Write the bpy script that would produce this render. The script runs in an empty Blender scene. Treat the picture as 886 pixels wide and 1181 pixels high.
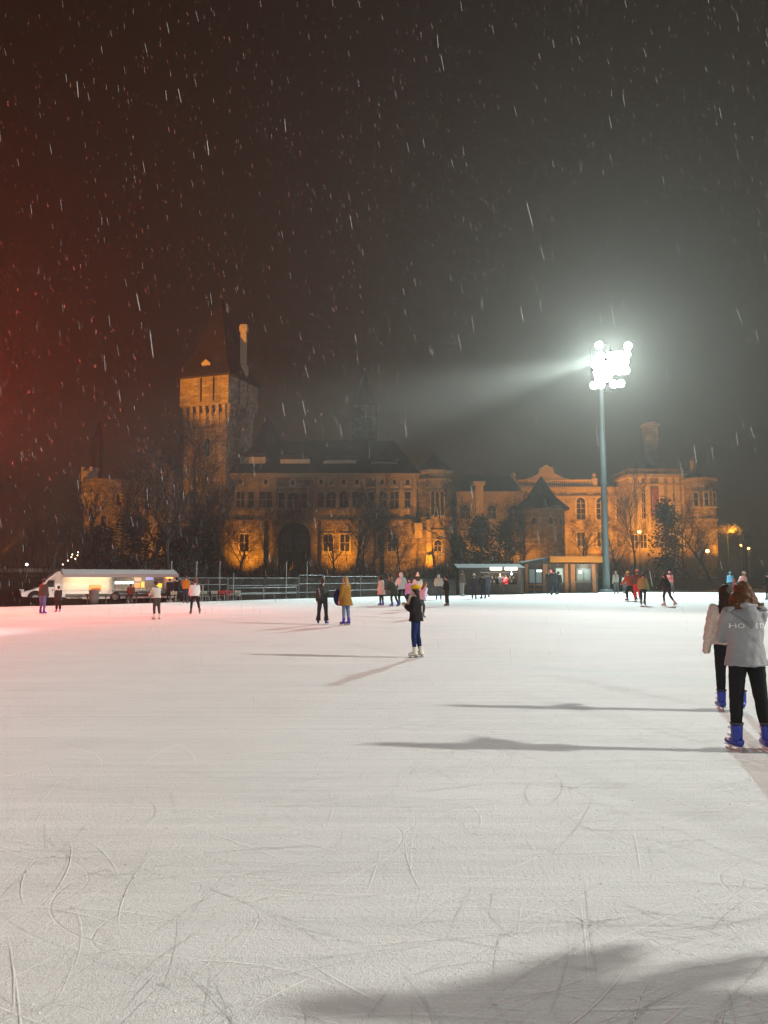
import bpy, bmesh, math, random
from mathutils import Vector, Matrix, Euler
from mathutils.bvhtree import BVHTree
random.seed(7)
R = math.radians
PI = math.pi
SC = bpy.context.scene
COL = SC.collection

# ------------------------------------------------------------------ camera
CAMZ, TH, F = 1.70, R(4.93), 887.0
cd = bpy.data.cameras.new('camera'); cam = bpy.data.objects.new('camera', cd); COL.objects.link(cam)
cam.location = (0, 0, CAMZ); cam.rotation_euler = (R(90) + TH, 0, 0)
cd.sensor_fit = 'VERTICAL'; cd.sensor_height = 36; cd.lens = 36 * F / 1181; cd.clip_end = 2000; cd.clip_start = 0.05
SC.camera = cam

def ray(px, py):
    a, b = (px - 443) / F, (590.5 - py) / F
    return Vector((a, math.cos(TH) - b * math.sin(TH), math.sin(TH) + b * math.cos(TH)))
def at(px, py, Y):                       # point of the place at ground distance Y seen at that photo position
    d = ray(px, py); return Vector((0, 0, CAMZ)) + d * (Y / d.y)
def gnd(px, py, z=0.0):
    d = ray(px, py); return Vector((0, 0, CAMZ)) + d * ((z - CAMZ) / d.z)
def XX(px, Y): return at(px, 667, Y).x
def ZZ(py, Y): return at(443, py, Y).z

# ------------------------------------------------------------------ materials
MATS = {}
def nt_mat(name):
    m = bpy.data.materials.new(name); m.use_nodes = True
    nt = m.node_tree; b = nt.nodes['Principled BSDF']
    return m, nt, b
def mat(name, col, rough=0.7, metal=0.0, var=0.15, scale=6.0, bump=0.0, bscale=60.0, spec=0.4, sss=0):
    if name in MATS: return MATS[name]
    m, nt, b = nt_mat(name); N, L = nt.nodes, nt.links
    tc = N.new('ShaderNodeTexCoord')
    nz = N.new('ShaderNodeTexNoise'); nz.inputs['Scale'].default_value = scale; nz.inputs['Detail'].default_value = 5
    L.new(tc.outputs['Object'], nz.inputs['Vector'])
    mx = N.new('ShaderNodeMix'); mx.data_type = 'RGBA'
    mx.inputs[6].default_value = [c * (1 - var) for c in col] + [1]
    mx.inputs[7].default_value = [min(1, c * (1 + var)) for c in col] + [1]
    L.new(nz.outputs['Fac'], mx.inputs[0]); L.new(mx.outputs[2], b.inputs['Base Color'])
    b.inputs['Roughness'].default_value = rough; b.inputs['Metallic'].default_value = metal
    b.inputs['Specular IOR Level'].default_value = spec
    if bump:
        n2 = N.new('ShaderNodeTexNoise'); n2.inputs['Scale'].default_value = bscale; n2.inputs['Detail'].default_value = 3
        L.new(tc.outputs['Object'], n2.inputs['Vector'])
        bp = N.new('ShaderNodeBump'); bp.inputs['Strength'].default_value = bump; bp.inputs['Distance'].default_value = 0.02
        L.new(n2.outputs['Fac'], bp.inputs['Height']); L.new(bp.outputs['Normal'], b.inputs['Normal'])
    MATS[name] = m; return m
def emit(name, col, s):
    if name in MATS: return MATS[name]
    m, nt, b = nt_mat(name)
    b.inputs['Base Color'].default_value = (*col, 1); b.inputs['Emission Color'].default_value = (*col, 1)
    b.inputs['Emission Strength'].default_value = s
    MATS[name] = m; return m
def stone(name, col, bw=0.9, bh=0.42, var=0.35, mortar=0.5, bump=0.6):
    if name in MATS: return MATS[name]
    m, nt, b = nt_mat(name); N, L = nt.nodes, nt.links
    tc = N.new('ShaderNodeTexCoord'); sp = N.new('ShaderNodeSeparateXYZ'); L.new(tc.outputs['Object'], sp.inputs[0])
    ad = N.new('ShaderNodeMath'); L.new(sp.outputs[0], ad.inputs[0]); L.new(sp.outputs[1], ad.inputs[1])
    cb = N.new('ShaderNodeCombineXYZ'); L.new(ad.outputs[0], cb.inputs[0]); L.new(sp.outputs[2], cb.inputs[1])
    br = N.new('ShaderNodeTexBrick'); L.new(cb.outputs[0], br.inputs['Vector'])
    br.inputs['Scale'].default_value = 1; br.inputs['Brick Width'].default_value = bw; br.inputs['Row Height'].default_value = bh
    br.inputs['Mortar Size'].default_value = 0.03; br.inputs['Mortar Smooth'].default_value = 0.3; br.inputs['Bias'].default_value = 0
    br.inputs['Color1'].default_value = [c * (1 - var) for c in col] + [1]
    br.inputs['Color2'].default_value = [c * (1 + var * .6) for c in col] + [1]
    br.inputs['Mortar'].default_value = [c * mortar for c in col] + [1]
    nz = N.new('ShaderNodeTexNoise'); nz.inputs['Scale'].default_value = 0.5; nz.inputs['Detail'].default_value = 8; nz.inputs['Roughness'].default_value = 0.7
    L.new(tc.outputs['Object'], nz.inputs['Vector'])
    rp = N.new('ShaderNodeMapRange'); rp.inputs['From Min'].default_value = .3; rp.inputs['From Max'].default_value = .7
    rp.inputs['To Min'].default_value = 0.6; rp.inputs['To Max'].default_value = 1.15; L.new(nz.outputs['Fac'], rp.inputs['Value'])
    mx = N.new('ShaderNodeMix'); mx.data_type = 'RGBA'; mx.blend_type = 'MULTIPLY'; mx.inputs[0].default_value = 1
    L.new(br.outputs['Color'], mx.inputs[6]); L.new(rp.outputs[0], mx.inputs[7]); L.new(mx.outputs[2], b.inputs['Base Color'])
    b.inputs['Roughness'].default_value = 0.9; b.inputs['Specular IOR Level'].default_value = 0.15
    bp = N.new('ShaderNodeBump'); bp.inputs['Strength'].default_value = bump; bp.inputs['Distance'].default_value = 0.15
    L.new(mx.outputs[2], bp.inputs['Height']); L.new(bp.outputs['Normal'], b.inputs['Normal'])
    MATS[name] = m; return m

STONE = stone('castle stone', (0.36, 0.31, 0.25))
STONE2 = stone('warm plaster stone', (0.42, 0.36, 0.28), 1.6, 0.7, 0.12, 0.8, 0.25)
TRIM = mat('carved trim stone', (0.36, 0.31, 0.25), 0.9, var=.25, scale=1.5, bump=.4, bscale=4)
PALE = mat('pale dressed stone', (0.52, 0.46, 0.37), 0.9, var=.2, scale=1.5)
SLATE = mat('dark slate', (0.016, 0.0145, 0.014), 0.75, var=.5, scale=2.0, bump=.5, bscale=9)
TILE = mat('brown roof tile', (0.022, 0.016, 0.0125), 0.8, var=.5, scale=3.0, bump=.6, bscale=9)
GLASSD = mat('dark window glass', (0.012, 0.013, 0.015), 0.35, var=.1, spec=.35)
BARK = mat('wet bark', (0.050, 0.039, 0.031), 0.9, var=.4, scale=4, bump=.5, bscale=20)
LEAFD = mat('dark evergreen foliage', (0.026, 0.025, 0.017), 0.7, var=.6, scale=1.2)
SHRUB = mat('bare brush twigs', (0.034, 0.028, 0.022), 0.9, var=.5, scale=1.2)
EARTH = mat('dark winter earth', (0.016, 0.013, 0.011), 0.95, var=.6, scale=.8, bump=.8, bscale=3, spec=.02)
STEEL = mat('galvanised steel', (0.30, 0.31, 0.31), 0.5, .6, var=.2, scale=3)
STEELD = mat('dull painted steel', (0.15, 0.15, 0.15), 0.6, .3, var=.25, scale=3)
MASTP = mat('mast paint', (0.095, 0.12, 0.122), 0.55, .2, var=.15, scale=2)
BLACK = mat('black rubber', (0.012, 0.012, 0.012), 0.8, var=.3)
SKIN = mat('skin', (0.52, 0.33, 0.25), 0.55, var=.08, scale=20)

# ------------------------------------------------------------------ mesh helper
def basis(d):
    d = d.normalized(); a = Vector((0, 0, 1)) if abs(d.z) < .9 else Vector((0, 1, 0))
    u = d.cross(a).normalized(); return u, d.cross(u).normalized()
class MB:
    def __init__(s): s.v = []; s.f = []
    def add(s, vs, fs):
        n = len(s.v); s.v += [tuple(p) for p in vs]; s.f += [tuple(i + n for i in q) for q in fs]
    def hexa(s, p):
        s.add(p, [(0, 3, 2, 1), (4, 5, 6, 7), (0, 1, 5, 4), (1, 2, 6, 5), (2, 3, 7, 6), (3, 0, 4, 7)])
    def box(s, x0, x1, y0, y1, z0, z1):
        s.hexa([(x0, y0, z0), (x1, y0, z0), (x1, y1, z0), (x0, y1, z0), (x0, y0, z1), (x1, y0, z1), (x1, y1, z1), (x0, y1, z1)])
    def tube(s, p0, p1, r0, r1, n=6, caps=True):
        p0, p1 = Vector(p0), Vector(p1); u, w = basis(p1 - p0)
        vs = []
        for p, r in ((p0, r0), (p1, r1)):
            for i in range(n):
                a = 2 * PI * i / n; vs.append(p + u * (r * math.cos(a)) + w * (r * math.sin(a)))
        fs = [(i, i + n, (i + 1) % n + n, (i + 1) % n) for i in range(n)]
        if caps: fs += [tuple(range(n)), tuple(range(2 * n - 1, n - 1, -1))]
        s.add(vs, fs)
    def path(s, pts, rs, n=4):
        rings = []
        for i, p in enumerate(pts):
            d = (pts[min(i + 1, len(pts) - 1)] - pts[max(i - 1, 0)]); u, w = basis(d)
            rings.append([p + u * (rs[i] * math.cos(2 * PI * k / n)) + w * (rs[i] * math.sin(2 * PI * k / n)) for k in range(n)])
        vs = [q for r in rings for q in r]; fs = []
        for i in range(len(pts) - 1):
            for k in range(n): fs.append((i * n + k, (i + 1) * n + k, (i + 1) * n + (k + 1) % n, i * n + (k + 1) % n))
        s.add(vs, fs)
    def loft(s, rings, n=16):            # rings: (centre, rx, ry, right, fwd)
        vs = []; fs = []
        for c, rx, ry, u, w in rings:
            for k in range(n):
                a = 2 * PI * k / n; vs.append(Vector(c) + Vector(u) * (rx * math.cos(a)) + Vector(w) * (ry * math.sin(a)))
        m = len(rings)
        for i in range(m - 1):
            for k in range(n): fs.append((i * n + k, i * n + (k + 1) % n, (i + 1) * n + (k + 1) % n, (i + 1) * n + k))
        fs += [tuple(range(n - 1, -1, -1)), tuple(range((m - 1) * n, m * n))]
        s.add(vs, fs)
    def ell(s, c, r, M=None, nu=12, nv=8):
        c = Vector(c); vs = []; fs = []
        for j in range(1, nv):
            t = PI * j / nv
            for i in range(nu):
                a = 2 * PI * i / nu
                q = Vector((r[0] * math.sin(t) * math.cos(a), r[1] * math.sin(t) * math.sin(a), r[2] * math.cos(t)))
                vs.append(c + (M @ q if M else q))
        for z in (r[2], -r[2]):
            q = Vector((0, 0, z)); vs.append(c + (M @ q if M else q))
        T, B = len(vs) - 2, len(vs) - 1
        for j in range(nv - 2):
            for i in range(nu): fs.append((j * nu + i, (j + 1) * nu + i, (j + 1) * nu + (i + 1) % nu, j * nu + (i + 1) % nu))
        for i in range(nu):
            fs.append((T, i, (i + 1) % nu)); fs.append((B, (nv - 2) * nu + (i + 1) % nu, (nv - 2) * nu + i))
        s.add(vs, fs)
    def cap(s, p0, p1, r0, r1, n=10):
        s.tube(p0, p1, r0, r1, n); s.ell(p0, (r0,) * 3, None, n, 6); s.ell(p1, (r1,) * 3, None, n, 6)
    def prism(s, pts, y0, y1):           # (x,z) outline, extruded along y
        n = len(pts)
        s.add([(x, y0, z) for x, z in pts] + [(x, y1, z) for x, z in pts],
              [tuple(range(n)), tuple(range(2 * n - 1, n - 1, -1))] + [(i, i + n, (i + 1) % n + n, (i + 1) % n) for i in range(n)])
    def prismz(s, pts, z0, z1):
        n = len(pts)
        s.add([(x, y, z0) for x, y in pts] + [(x, y, z1) for x, y in pts],
              [tuple(range(n - 1, -1, -1)), tuple(range(n, 2 * n))] + [(i, (i + 1) % n, (i + 1) % n + n, i + n) for i in range(n)])
    def ring(s, outer, inner, y0, y1):   # (x,z) outlines of equal count; frame with real depth (front at y0)
        n = len(outer)
        vs = [(x, y0, z) for x, z in outer] + [(x, y0, z) for x, z in inner] + [(x, y1, z) for x, z in outer] + [(x, y1, z) for x, z in inner]
        fs = []
        for i in range(n):
            j = (i + 1) % n
            fs += [(i, j, j + n, i + n), (i + 2 * n, i, j, j + 2 * n)[::-1], (i + n, j + n, j + 3 * n, i + 3 * n)]
        s.add(vs, fs)
    def obj(s, name, m, parent=None, smooth=False, loc=(0, 0, 0), rz=0):
        me = bpy.data.meshes.new(name); me.from_pydata(s.v, [], s.f); me.update()
        bm = bmesh.new(); bm.from_mesh(me); bmesh.ops.recalc_face_normals(bm, faces=bm.faces); bm.to_mesh(me); bm.free()
        me.materials.append(m)
        if smooth:
            for p in me.polygons: p.use_smooth = True
        o = bpy.data.objects.new(name, me); COL.objects.link(o); o.parent = parent
        o.location = loc; o.rotation_euler = (0, 0, rz); return o
def tag(o, label=None, cat=None, group=None, kind=None):
    for k, v in (('label', label), ('category', cat), ('group', group), ('kind', kind)):
        if v: o[k] = v
    return o
def thing(name, label, cat, loc=(0, 0, 0), rz=0, group=None):
    o = bpy.data.objects.new(name, None); COL.objects.link(o); o.location = loc; o.rotation_euler = (0, 0, rz)
    o.empty_display_size = .3
    return tag(o, label, cat, group)
def dup(root, loc, rz=0, scale=1.0, label=None):
    r = root.copy(); COL.objects.link(r); r.location = loc; r.rotation_euler = (0, 0, rz); r.scale = (scale,) * 3 if not isinstance(scale, tuple) else scale
    if label: r['label'] = label
    for ch in list(root.children):
        c = ch.copy(); COL.objects.link(c); c.parent = r
        for g in list(ch.children):
            d = g.copy(); COL.objects.link(d); d.parent = c
    return r

# ------------------------------------------------------------------ lamps
def aim(o, target):
    o.rotation_euler = (Vector(target) - o.location).to_track_quat('-Z', 'Y').to_euler()
def spot(name, loc, target, W, col, cone=110, blend=.4, rad=.5):
    d = bpy.data.lights.new(name, 'SPOT'); d.energy = W; d.color = col; d.spot_size = R(cone); d.spot_blend = blend; d.shadow_soft_size = rad
    o = bpy.data.objects.new(name, d); COL.objects.link(o); o.location = loc; aim(o, target); return o
def point(name, loc, W, col, rad=.1):
    d = bpy.data.lights.new(name, 'POINT'); d.energy = W; d.color = col; d.shadow_soft_size = rad
    o = bpy.data.objects.new(name, d); COL.objects.link(o); o.location = loc; return o
SOD = (1.0, 0.33, 0.004)

# ------------------------------------------------------------------ world
w = bpy.data.worlds.new('World'); SC.world = w; w.use_nodes = True
N, L = w.node_tree.nodes, w.node_tree.links; bg = N['Background']
tc = N.new('ShaderNodeTexCoord'); sp = N.new('ShaderNodeSeparateXYZ'); L.new(tc.outputs['Generated'], sp.inputs[0])
cr = N.new('ShaderNodeValToRGB'); L.new(sp.outputs[2], cr.inputs[0])
cr.color_ramp.elements[0].position = 0; cr.color_ramp.elements[0].color = (0.018, 0.0098, 0.0052, 1)
cr.color_ramp.elements[1].position = .6; cr.color_ramp.elements[1].color = (0.006, 0.0026, 0.0006, 1)
L.new(cr.outputs[0], bg.inputs[0]); bg.inputs[1].default_value = 1.0

SC.view_settings.view_transform = 'Standard'; SC.view_settings.look = 'None'; SC.view_settings.exposure = 0; SC.view_settings.gamma = 1
SC.render.engine = 'CYCLES'; cy = SC.cycles
cy.use_denoising = True; cy.denoiser = 'OPENIMAGEDENOISE'
cy.max_bounces = 4; cy.diffuse_bounces = 2; cy.glossy_bounces = 2; cy.transmission_bounces = 2; cy.volume_bounces = 0; cy.transparent_max_bounces = 12
cy.sample_clamp_indirect = 3; cy.use_adaptive_sampling = True; cy.adaptive_threshold = 0.02; cy.caustics_reflective = False; cy.caustics_refractive = False

# ------------------------------------------------------------------ ground and ice
EDGE = [gnd(px, py) for px, py in [(0, 700), (130, 697), (240, 693.5), (340, 690.5), (440, 688), (530, 687), (600, 685.5), (700, 683), (780, 681), (886, 679)]]
g = MB(); g.add([(-700, -300, -.06), (700, -300, -.06), (700, 1000, -.06), (-700, 1000, -.06)], [(0, 1, 2, 3)])
tag(g.obj('ground', EARTH), kind='structure')

def ice_mat():
    m, nt, b = nt_mat('skated ice'); N, L = nt.nodes, nt.links
    def math_(op, a, bb=None, clamp=False):
        n = N.new('ShaderNodeMath'); n.operation = op; n.use_clamp = clamp
        for i, x in enumerate((a, bb)):
            if x is None: continue
            if isinstance(x, (int, float)): n.inputs[i].default_value = x
            else: L.new(x, n.inputs[i])
        return n.outputs[0]
    tc = N.new('ShaderNodeTexCoord').outputs['Object']
    def noise(scale, detail=3, rough=.5, vec=tc):
        n = N.new('ShaderNodeTexNoise'); n.inputs['Scale'].default_value = scale; n.inputs['Detail'].default_value = detail
        n.inputs['Roughness'].default_value = rough; L.new(vec, n.inputs['Vector']); return n
    def mapping(rot, sc, loc):
        n = N.new('ShaderNodeMapping'); n.inputs['Rotation'].default_value = (0, 0, rot); n.inputs['Scale'].default_value = sc; n.inputs['Location'].default_value = loc
        L.new(tc, n.inputs['Vector']); return n.outputs[0]
    warp = noise(.35, 2)
    arcs = None
    for i, (cell, wd, st) in enumerate([(2.2, .006, 1), (3.1, .008, .9), (4.3, .010, .8), (1.5, .004, .8), (6.5, .014, .7), (2.7, .006, .9)]):
        mp = mapping(i * 1.13 + .3, (1, 1 + .35 * (i % 3), 1), (i * 7.3, -i * 3.1, 0))
        ad = N.new('ShaderNodeVectorMath'); ad.operation = 'MULTIPLY_ADD'; L.new(warp.outputs['Color'], ad.inputs[0]); ad.inputs[1].default_value = (1.2, 1.2, 0); L.new(mp, ad.inputs[2])
        vo = N.new('ShaderNodeTexVoronoi'); vo.voronoi_dimensions = '2D'; vo.inputs['Scale'].default_value = 1 / cell; L.new(ad.outputs[0], vo.inputs['Vector'])
        sx = N.new('ShaderNodeSeparateColor'); L.new(vo.outputs['Color'], sx.inputs[0])
        r = math_('MULTIPLY', sx.outputs[0], .62)
        d = math_('ABSOLUTE', math_('SUBTRACT', vo.outputs['Distance'], r))
        ln = math_('SUBTRACT', 1, math_('DIVIDE', d, wd / cell * 1.2), True)
        ln = math_('MULTIPLY', ln, st)
        arcs = ln if arcs is None else math_('MAXIMUM', arcs, ln)
    brk = N.new('ShaderNodeMapRange'); brk.inputs[1].default_value = .42; brk.inputs[2].default_value = .6; L.new(noise(.9, 3).outputs['Fac'], brk.inputs[0])
    arcs = math_('MULTIPLY', arcs, brk.outputs[0])
    # long swept bands of wear
    st1 = noise(1.0, 6, .6, mapping(.9, (.3, 1.3, 1), (3, 1, 0))); st2 = noise(1.0, 6, .6, mapping(-.6, (.25, 1.9, 1), (9, 4, 0)))
    big = noise(.22, 4, .6)
    gran = noise(120, 3, .6); gran2 = noise(42, 4, .6); gr3 = noise(1.0, 5, .6, mapping(-1.1, (.2, 5.5, 1), (2, 5, 0))); gr4 = noise(1.0, 4, .55, mapping(1.25, (.25, 8, 1), (5, 1, 0))); lump = N.new('ShaderNodeTexVoronoi'); lump.inputs['Scale'].default_value = 22; L.new(tc, lump.inputs['Vector'])
    v = math_('ADD', math_('MULTIPLY', math_('SUBTRACT', st1.outputs['Fac'], .5), .12), math_('MULTIPLY', math_('SUBTRACT', st2.outputs['Fac'], .5), .10))
    v = math_('ADD', v, math_('MULTIPLY', math_('SUBTRACT', big.outputs['Fac'], .5), .14))
    v = math_('ADD', v, math_('MULTIPLY', math_('SUBTRACT', gran2.outputs['Fac'], .5), .10)); v = math_('ADD', v, math_('MULTIPLY', math_('SUBTRACT', gr3.outputs['Fac'], .5), .13)); v = math_('ADD', v, math_('MULTIPLY', math_('SUBTRACT', gr4.outputs['Fac'], .5), .08))
    v = math_('ADD', v, math_('MULTIPLY', math_('SUBTRACT', gran.outputs['Fac'], .5), .22))
    v = math_('ADD', math_('SUBTRACT', v, math_('MULTIPLY', arcs, .04)), .735)
    cb = N.new('ShaderNodeCombineColor'); L.new(v, cb.inputs[0]); L.new(math_('MULTIPLY', v, 1.018), cb.inputs[1]); L.new(math_('MULTIPLY', v, .985), cb.inputs[2])
    L.new(cb.outputs[0], b.inputs['Base Color'])
    b.inputs['Roughness'].default_value = .75; b.inputs['Specular IOR Level'].default_value = .08
    h = math_('ADD', math_('MULTIPLY', gran.outputs['Fac'], .0058), math_('MULTIPLY', gran2.outputs['Fac'], .0075)); h = math_('ADD', h, math_('MULTIPLY', gr3.outputs['Fac'], .02))
    h = math_('SUBTRACT', h, math_('MULTIPLY', arcs, .0032))
    h = math_('ADD', h, math_('MULTIPLY', st2.outputs['Fac'], .02))
    bp = N.new('ShaderNodeBump'); bp.inputs['Strength'].default_value = .75; bp.inputs['Distance'].default_value = 1.0
    L.new(h, bp.inputs['Height']); L.new(bp.outputs['Normal'], b.inputs['Normal'])
    return m
outl = [(p.x, p.y) for p in EDGE] + [(66, 60), (64, -20), (0, -60), (-50, -42), (-50, 8)]
ic = MB(); ic.prismz(outl[::-1], -.05, 0.0)
tag(ic.obj('ice', ice_mat()), kind='structure')
# skate cuts with ridges of scraped snow
SNOWW = mat('scraped snow', (0.95, 0.95, 0.92), .95, var=.05, spec=.02)
CUT = mat('cut grey ice', (0.665, 0.675, 0.65), .95, var=.1, spec=.02)
def marks(n, seed, wmin, wmax):
    rr = random.Random(seed); mb = MB()
    for _ in range(n):
        y = 2.4 + 28 * rr.random() ** 1.8; x = (rr.random() - .5) * (y * 1.35 + 2)
        a = rr.random() * 2 * PI if rr.random() < .5 else rr.gauss(.3, .5); k = rr.gauss(0, .45); Ln = rr.uniform(.25, 1.0) * (1 + y * .09); m = max(6, int(Ln * 7)); wd = rr.uniform(wmin, wmax) * (1 + y * .02)
        vs = []
        for i in range(m + 1):
            t = i / m; wv = wd * math.sin(PI * min(1, max(0, t * .96 + .02))) ** .6 * (.6 + .4 * rr.random())
            nx, ny = -math.sin(a), math.cos(a)
            vs += [(x - nx * wv, y - ny * wv, .004), (x + nx * wv, y + ny * wv, .004)]
            x += math.cos(a) * Ln / m; y += math.sin(a) * Ln / m; a += k * Ln / m
        mb.add(vs, [(2 * i, 2 * i + 1, 2 * i + 3, 2 * i + 2) for i in range(m)])
    return mb
tag(marks(2200, 3, .0008, .0028).obj('skate_tracks', CUT), 'fine grey skate cuts criss-crossing the white ice', 'skate tracks', kind='stuff')
tag(marks(1300, 5, .0009, .0034).obj('scraped_snow', SNOWW), 'thin white ridges of snow scraped up by skates', 'scraped snow', kind='stuff')
cl = MB(); rr = random.Random(12)
for _ in range(1100):
    y = 2.5 + 9 * rr.random() ** 1.5; x = (rr.random() - .5) * (y * 1.3 + 1); s = rr.uniform(.0015, .005)
    cl.ell((x, y, s * .3), (s * rr.uniform(.8, 1.8), s * rr.uniform(.8, 1.8), s * .6), None, 5, 4)
tag(cl.obj('snow_crumbs', SNOWW), 'small crumbs of scraped snow lying on the near ice', 'snow crumbs', kind='stuff')

# dark bank behind the rink
bk = MB(); rows = []
bank = [(-90, 20)] + [(p.x, p.y) for p in EDGE] + [(130, 150)]
for i, (x, y) in enumerate(bank):
    off = 9 if x < 5 else 15
    rows.append([(x - .3, y + 2.5 + (3 if x < -10 else 8 if x > 5 else 4), -.05), (x - .5, y + off, 1.0), (x - .5, y + off + 3, 1.7), (x - 1, y + off + 60, 1.9), (x - 1, y + 300, 1.9)])
vs = []; fs = []
sub = 14
def lerp(a, b, t): return [a[k] + (b[k] - a[k]) * t for k in range(3)]
cols = []
for i in range(len(rows) - 1):
    for s in range(sub):
        cols.append([lerp(rows[i][k], rows[i + 1][k], s / sub) for k in range(5)])
cols.append(rows[-1])
for c in cols:
    for k, p in enumerate(c): vs.append((p[0], p[1] + random.uniform(-.3, .3), p[2] + (random.uniform(-.12, .12) if 0 < k < 4 else 0)))
for i in range(len(cols) - 1):
    for k in range(4): fs.append((i * 5 + k, (i + 1) * 5 + k, (i + 1) * 5 + k + 1, i * 5 + k + 1))
bk.add(vs, fs); tag(bk.obj('embankment', EARTH), kind='structure')


# ------------------------------------------------------------------ buildings
class Plane:                             # a vertical facade plane: px,py of the photograph -> metres along it and height
    def __init__(s, P0, rz=0): s.P0 = Vector((P0[0], P0[1], 0)); s.d = Vector((math.cos(rz), math.sin(rz), 0)); s.n = Vector((-math.sin(rz), math.cos(rz), 0)); s.rz = rz
    def __call__(s, px, py):
        r = ray(px, py); c = Vector((0, 0, CAMZ)); t = s.n.dot(s.P0 - c) / s.n.dot(r); p = c + r * t
        return s.d.dot(p - s.P0), p.z
def outline(kind, cx, z0, z1, w, n=8):
    h = w / 2
    if kind == 'rect': return [(cx - h, z0), (cx + h, z0), (cx + h, z1), (cx - h, z1)]
    pts = [(cx - h, z0), (cx + h, z0)]
    if kind == 'arch':
        s = z1 - h
        pts += [(cx + h * math.cos(PI * i / n), s + h * math.sin(PI * i / n)) for i in range(n + 1)]
    else:                                # pointed
        s = z1 - w * .87; k = n // 2
        pts += [(cx - h + w * math.cos(PI / 3 * i / k), s + w * math.sin(PI / 3 * i / k)) for i in range(k + 1)]
        pts += [(cx + h - w * math.cos(PI / 3 * i / k), s + w * math.sin(PI / 3 * i / k)) for i in range(k - 1, -1, -1)]
    return pts
def window(par, cx, z0, z1, w, y, kind='rect', lights=2, bars=1, m=None, fr=.22, gl=None):
    m = m or TRIM; mb = MB()
    mb.ring(outline(kind, cx, z0 - fr, z1 + fr, w + 2 * fr), outline(kind, cx, z0, z1, w), y - .28, y + .05)
    mb.box(cx - w / 2 - fr - .1, cx + w / 2 + fr + .1, y - .42, y + .04, z0 - fr - .22, z0 - fr + .003)
    for i in range(1, lights):
        x = cx - w / 2 + w * i / lights; mb.box(x - .06, x + .06, y - .16, y - .01, z0, z1 - (0 if kind == 'rect' else w * .3))
    for i in range(1, bars + 1):
        z = z0 + (z1 - z0) * i / (bars + 1); mb.box(cx - w / 2, cx + w / 2, y - .14, y - .012, z - .05, z + .05)
    o = mb.obj('window', m, par)
    p = MB(); p.prism(outline(kind, cx, z0, z1, w), y - .06, y + .03); p.obj('pane', gl or GLASSD, o); return o
def crenel(mb, x0, x1, y0, y1, z, h, mw, gap):
    n = max(1, int(round((x1 - x0 + gap) / (mw + gap)))); st = (x1 - x0 + gap) / n
    for i in range(n): mb.box(x0 + i * st, x0 + i * st + st - gap, y0, y1, z, z + h)
def nring(cx, cy, r, n, a0=0): return [(cx + r * math.cos(a0 + 2 * PI * i / n), cy + r * math.sin(a0 + 2 * PI * i / n)) for i in range(n)]
GZ = 1.9

# --- great tower, square, turned so two faces show
YT = 128
ang = R(20)
c_near = at(264, 431, YT)                # near top corner
WT = 9.7
tw = thing('castle_tower', 'tall square castle tower with flared battlements and steep dark pointed roof', 'tower', (c_near.x, c_near.y, 0), 0)
fd = Vector((-math.cos(ang), math.sin(ang), 0)); sd = Vector((math.sin(ang), math.cos(ang), 0))
ztop = c_near.z; zc1, zc0 = ZZ(473, YT), ZZ(485, YT)
tw.rotation_euler = (0, 0, 0)
cen = (fd + sd) * (WT / 2)
def sq(half, z): return [cen + fd * (half * a) + sd * (half * b) + Vector((0, 0, z)) for a, b in ((-1, -1), (1, -1), (1, 1), (-1, 1))]
def sqloft(mb, levels, close=True):
    vs = [p for h, z in levels for p in sq(h, z)]; n = len(levels); fs = []
    for i in range(n - 1):
        for k in range(4): fs.append((i * 4 + k, i * 4 + (k + 1) % 4, (i + 1) * 4 + (k + 1) % 4, (i + 1) * 4 + k))
    fs += [(3, 2, 1, 0), tuple(range(n * 4 - 4, n * 4))]
    mb.add(vs, fs)
HS = WT / 2 - .62
mb = MB(); sqloft(mb, [(HS + .3, GZ - .5), (HS + .12, GZ + 6), (HS, GZ + 9), (HS, zc1)]); mb.obj('wall', STONE, tw)
mb = MB(); sqloft(mb, [(WT / 2 - .25, zc1 + 1.2), (WT / 2, zc1 + 1.3), (WT / 2, ztop)]); par_ = mb.obj('parapet', STONE, tw)
mb = MB()                                # machicolation corbels: tapered wedges below the parapet
for face, (u, v) in enumerate(((fd, sd), (sd, fd), (fd, sd), (sd, fd))):
    sg = -1 if face < 2 else 1
    for i in range(7):
        t = (-1 + 2 * (i + .5) / 7) * (WT / 2 - .35)
        for side in (0,):
            base = cen + u * t + v * (sg * HS); out = v * sg
            w2 = .34
            p = [base - u * w2 * .8 - out * .05 + Vector((0, 0, zc0 - .6)), base + u * w2 * .8 - out * .05 + Vector((0, 0, zc0 - .6)), base + u * w2 * .8 + out * .12 + Vector((0, 0, zc0 - .6)), base - u * w2 * .8 + out * .12 + Vector((0, 0, zc0 - .6)),
                 base - u * w2 - out * .05 + Vector((0, 0, zc1 + 1.195)), base + u * w2 - out * .05 + Vector((0, 0, zc1 + 1.195)), base + u * w2 + out * .60 + Vector((0, 0, zc1 + 1.195)), base - u * w2 + out * .60 + Vector((0, 0, zc1 + 1.195))]
            mb.hexa(p)
mb.obj('corbels', STONE, tw)
zap = ZZ(345, YT + 6)
mb = MB(); sqloft(mb, [(WT / 2 + .55, ztop - .1), (WT / 2 + .55, ztop + .15), (WT / 2 - .75, ztop + 2.4), (WT / 2 - 1.7, ztop + 5.0), (WT / 2 - 2.7, ztop + 8.6), (.28, zap), (.06, zap + .1)])
rf = mb.obj('roof', TILE, tw)
mb = MB(); p = cen + Vector((0, 0, zap)); mb.tube(p, p + Vector((0, 0, 1.7)), .12, .04); mb.ell(p + Vector((0, 0, .6)), (.3, .3, .3)); mb.obj('finial', STEELD, rf)
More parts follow.
